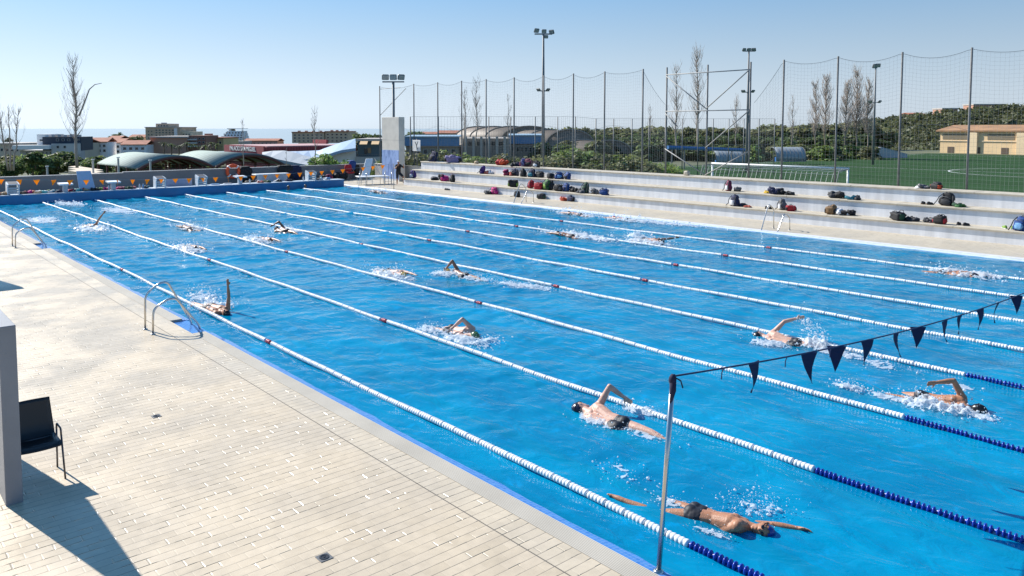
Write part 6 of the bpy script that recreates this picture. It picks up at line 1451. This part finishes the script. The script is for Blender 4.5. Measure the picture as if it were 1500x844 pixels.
# small white stands and poles round the courts
for px,py,c,lab,nm in [(69,245,'white','pale post left of the vaulted canopies with a square top','court_post'),(136,235,'white','pale post at the left corner of the left vaulted canopy','court_post'),(173,232,'grey','thin pale post before the left vaulted canopy','court_post'),(220,236,'white','pale post between the canopies with white ladder','court_post')]:
    q = FAR(px,py,74); t = thing(nm,lab,'post',(q.x,q.y,-4),'posts round the courts'); b = MB(); b.box((q.x,q.y,(q.z-4)/2),(.16,.12,q.z+4)); b.build('post_body',wallm('pale',W['pale']),t); b = MB(); b.box((q.x,q.y,q.z+.08),(.26,.18,.10)); b.build('post_top',M_WHITE,t)
q = FAR(325,236,76); t = thing('ticket_kiosk','small turquoise and white kiosk beside the right vaulted canopy','kiosk',(q.x,q.y,-4)); b = MB(); b.box((q.x,q.y,-2.2),(1.4,1.2,3.6)); b.build('wall',mat('kiosk_aqua',(.20,.48,.45),.6),t); b = MB(); b.box((q.x+1.9,q.y+1,-2.0),(1.6,1.0,4.0)); b.build('white_wall',M_WHITE,t)
for k in range(3): b = MB(); b.box((q.x+1.35+.5*k,q.y+.46,-.8),(.3,.12,1.0)); b.build('window',M_GLASS,t)
b = MB(); b.box((q.x+.9,q.y+.4,.05),(3.8,2.0,.12)); b.build('roof',M_ROOFF,t)
t = thing('court_terrace','pale stepped terrace wall left of the vaulted canopies','wall',tuple(FAR(120,246,80))); b = MB()
for k in range(3): A_,B_ = FAR(100,244+3*k,84-4*k),FAR(140,250+3*k,80-4*k); b.prism([A_,B_,B_-Vector((0,0,2)),A_-Vector((0,0,2))],FH*1.5)
b.build('wall_body',wallm('stone',W['stone']),t)
# swimming hall with a swooping white roof
t = thing('swimming_hall','white hall with a swooping wave shaped roof left of the green bush','building',tuple(FAR(440,240,98)),GT)
M_WAVE = mat('wave_roof_white',(.47,.49,.50),.7,var=.06,spec=.2)
def sheet(nm, top, bot, dt, db, m, th=.35):
    A_=[FAR(a_,c_,dt) for a_,c_ in top]; B_=[FAR(a_,c_,db) for a_,c_ in bot]; n=len(A_); up=Vector((0,0,-th)); vs=[tuple(p) for p in A_+B_]+[tuple(p+up) for p in A_+B_]; fs=[]
    for k in range(n-1): fs += [(n+k,n+k+1,k+1,k),(2*n+k,2*n+k+1,3*n+k+1,3*n+k),(k,k+1,2*n+k+1,2*n+k),(n+k+1,n+k,3*n+k,3*n+k+1)]
    fs += [(0,2*n,3*n,n),(n-1,2*n-1,4*n-1,3*n-1)]
    b = MB(); b.add(vs,fs); o = b.build(nm,m,t); return o
sheet('curved_roof',[(384,223),(400,221),(416,220.6),(430,223),(445,227.5),(460,231.5)],[(384,228),(396,231),(410,234),(425,237),(440,240),(460,243.5)],104,96,M_WAVE)
sheet('back_roof',[(422,221.8),(436,221.6),(452,221),(470,220)],[(432,224.5),(444,227.5),(456,230.5),(468,231)],112,105,mat('back_roof_blue',(.40,.47,.58),.5))
sheet('swoop_roof',[(462,223),(474,217.8),(486,213.5),(500,208.6),(521,203)],[(470,230),(480,226.5),(488,223.5),(500,220),(521,217)],103,99,mat('swoop_blue',(.30,.42,.54),.5))
b = MB(); q0,q1=FAR(384,228,99),FAR(521,228,101); b.prism([q0-Vector((0,0,1.4)),q1+Vector((0,0,.6)),q1-Vector((0,0,7)),q0-Vector((0,0,7))],FH*8); b.build('wall', wallm('white',W['white']), t)
for k in range(12):
    q = q0.lerp(q1,.16+.06*k)-FH*.06-Vector((0,0,1.9)); b = MB(); b.box(q,(.5,.1,.9),rz=math.atan2((q1-q0).y,(q1-q0).x)); b.build('window', M_GLASS, t)
# terrace house with awnings by the tower
B = Bld('terrace_house','blue grey terrace house with orange awnings just left of the tower',521,560,100,9,GT); B.blk('wall',521,562,207,240,wallm('bluegrey',(.14,.19,.22))); B.blk('lower_wall',519,562,230,246,wallm('pale',W['pale']),-.6,0); B.blk('roof',519,563,203.5,207,M_ROOFF,-.5,9.5)
for k in range(2):
    b = MB(); A_,B_ = B.P(526+17*k,206,0),B.P(537+17*k,206,0); C_,D_ = B.P(540+17*k,212,-2.4),B.P(529+17*k,212,-2.4); b.add([A_,B_,C_,D_],[(0,1,2,3)]); o = b.build('awning',mat('awning_cloth',(.62,.42,.22),.8),B.t); o.modifiers.new('s','SOLIDIFY').thickness=.08
B.blk('door',531,535,218,226,M_GLASS,-.08,.02); B.blk('shutter',536,541,217,225,wallm('awn',(.40,.26,.15)),-.08,.02); B.blk('railing',523,558,226.5,227.2,M_GALV,-.7,-.6)
for k in range(12): B.blk('baluster',523+3*k,523.4+3*k,227.2,230,M_GALV,-.69,-.61)
# blue roofed workshops and ribbed concrete hall behind the net
def bluehall(px0,px1,py0,py1,d,label):
    B = Bld('workshop',label,px0,px1,d,14,'workshops behind the net'); B.blk('wall',px0,px1,py1,250,wallm('stone2',(.33,.27,.20))); B.blk('blue_fascia',px0-1,px1+1,py0+1.5,py1,mat('fascia_blue',(.10,.24,.42),.5),-.6,0); b = MB(); th=Vector((0,0,.15)); b.prism([B.P(px0-1,py0+1.4,-.8),B.P(px1+1,py0+1.4,-.8),B.P(px1+1,py0,7),B.P(px0-1,py0,7)],th); b.build('roof',mat('blue_roof',(.33,.44,.52),.4),B.t); B.wins(px0+3,px1-3,py1+3,py1+14,7,1,.6,.7); return B
bluehall(593,671,200,214,104,'long blue fronted workshop right of the tower')
bluehall(746,796,198,211,112,'short blue fronted workshop behind the tallest mast')
B = Bld('concrete_hall','ribbed bare concrete hall between the two blue fronted workshops',677,746,104,16,'workshops behind the net'); B.blk('wall',677,746,203,250,wallm('conc',(.34,.31,.27)))
for k in range(6): B.blk('rib',680+11.5*k,683.5+11.5*k,200,249,wallm('conc2',(.42,.38,.33)),-.7,0)
for k in range(5): B.blk('window',685+11.5*k,690+11.5*k,208,214,M_GLASS,-.05,.02)
# bronze barrel roofs
def bronze(px0,px1,py0,py1,d,label):
    t = thing('vaulted_hall',label,'building',tuple(FAR((px0+px1)/2,py1,d)),'bronze vaulted halls'); n=14; vs=[]; fs=[]
    for dd in (0,22):
        for k in range(n+1):
            a=pi*k/n; p=FAR((px0+px1)/2-(px1-px0)/2*cos(a), py1-(py1-py0)*sin(a)**.85, d); vs.append(tuple(p+FH*dd-RH*dd*.45))
    for k in range(n): fs.append((k,k+1,n+1+k+1,n+1+k))
    fs.append(tuple(range(n,-1,-1))); b = MB(); b.add(vs,fs); b.build('vault_roof',mat('bronze_roof',(.22,.17,.125),.6,var=.15,scale=.4),t,True)
    for q in (0,.33,.66,1):
        b = MB(); b.tube([Vector(vs[k])*(1-q)+Vector(vs[n+1+k])*q+Vector((0,0,.12)) for k in range(n+1)],.13,5); b.build('roof_rib',mat('rib_pale',(.28,.235,.19),.7),t)
    b = MB(); A_,B_=FAR(px0,py1,d),FAR(px1,py1,d); b.prism([A_,B_,B_-Vector((0,0,6)),A_-Vector((0,0,6))],FH*20-RH*9); b.build('wall',wallm('conc',(.34,.31,.27)),t)
bronze(735,815,186,206,140,'brown vaulted hall roof farthest left of three behind the net')
bronze(800,870,191,215,126,'brown vaulted hall roof in the middle of three behind the net')
bronze(862,925,207,226,116,'brown vaulted hall roof nearest of three behind the net')
# tan school building at the right edge of the pitch
B = Bld('school_building','long tan two storey building with tiled roof beyond the right of the pitch',1383,1560,150,12,None,-1.0); B.blk('wall',1384,1560,193,226,wallm('school',(.90,.64,.36))); B.gable('roof',1382,1562,193,185,mat('school_roof',(.36,.20,.10),.85,var=.2,scale=.5)); B.blk('string_course',1383,1561,206,207,wallm('cream',W['cream']),-.12,0)
for k in range(5): B.blk('pillar',1407+34*k,1413+34*k,194,224,wallm('school2',(.92,.70,.44)),-.4,0)
for k in range(5): B.blk('shutter',1386+34*k,1405+34*k,196,204,wallm('shut',(.25,.20,.13)),-.06,.02)
for k in range(8): B.blk('doorway',1390+20*k,1395+20*k,215,224,wallm('door',(.14,.10,.07)),-.05,.02)

# town trees
rt = random.Random(9); n_=0
def town(px,py,d,kind,seed,mi,s_,label,group='dark trees between the town houses'):
    p = FAR(px,py,d); base = dict(pine=6.0,round=4.6,bush=2.0)[kind]; hh = base*s_; plant(kind,seed,mi,(p.x,p.y,p.z-hh),(s_*1.15,s_*1.15,s_),label,group,n=1500,size=.36)
for i in range(64):
    px = rt.uniform(-20,330); d = rt.uniform(105,190); py = np.interp(px,[-20,40,100,140,200,330],[234,226,222,232,232,236])+rt.uniform(-2,9); town(px,py,d,'round' if i%2 else 'bush',40+i%3,[0,0,2,1][i%4],d/105*rt.uniform(.6,1.0),'dark green tree in the belt between the end wall and the town')
for px,py,d,s_,lab in [(170,193,380,2.0,'large round dark tree standing before the sea'),(198,197,370,1.6,'dark round tree right of the largest one before the sea'),(215,205,330,1.5,'dark tree in front of the stepped tan apartments'),(154,200,380,1.2,'small dark tree left of the large round one')]: town(px,py,d,'round',41,0,s_,lab,'single trees before the sea')
for i in range(26):
    px = rt.uniform(-10,540); d = rt.uniform(380,600); town(px,np.interp(px,[0,300,540],[203,205,203])+rt.uniform(-2,5),d,'bush',40+i%3,0,d/300*rt.uniform(.7,1.1),'distant dark tree among the roofs near the sea','distant trees near the sea')
for px,py,d,s_ in [(536,190,170,1.5),(548,192,165,1.3),(528,197,170,1.1),(612,187,190,1.6),(604,190,190,1.5),(626,194,190,1.3)]: town(px,py,d,'round',42,0,s_,'dark evergreen tree rising behind the tower','evergreens behind the tower')
for i,px in enumerate([240,251,262,273,283,300,310,318]):
    d = 260; p = FAR(px,210+i%3*2,d); t = thing('palm_tree','dark palm before the brick block and ochre building','palm',(p.x,p.y,p.z),'palms before the brick block')
    b = MB(); b.tube([(p.x,p.y,p.z-8),(p.x,p.y,p.z)],[.22,.18],6); b.build('trunk',M_BARK,t); b = MB()
    for k in range(16):
        a=k*.393+i; e_=rt.uniform(-.2,1.0); pts=[Vector((p.x+cos(a)*q*2.2*1.0,p.y+sin(a)*q*2.2,p.z+e_*q*1.6-q*q*1.3)) for q in (0,.35,.7,1)]; sd=Vector((-sin(a),cos(a),0))*.25
        for u in range(3): b.add([pts[u]-sd*(1-u*.25),pts[u]+sd*(1-u*.25),pts[u+1]+sd*(.75-u*.25),pts[u+1]-sd*(.75-u*.25)],[(0,1,2,3)])
    b.build('fronds',M_LEAF[0],t)
for k in list(PROTO):      # prototypes that were never placed
    if k not in used:
        for ch in list(PROTO[k].children): bpy.data.objects.remove(ch)
        bpy.data.objects.remove(PROTO[k])
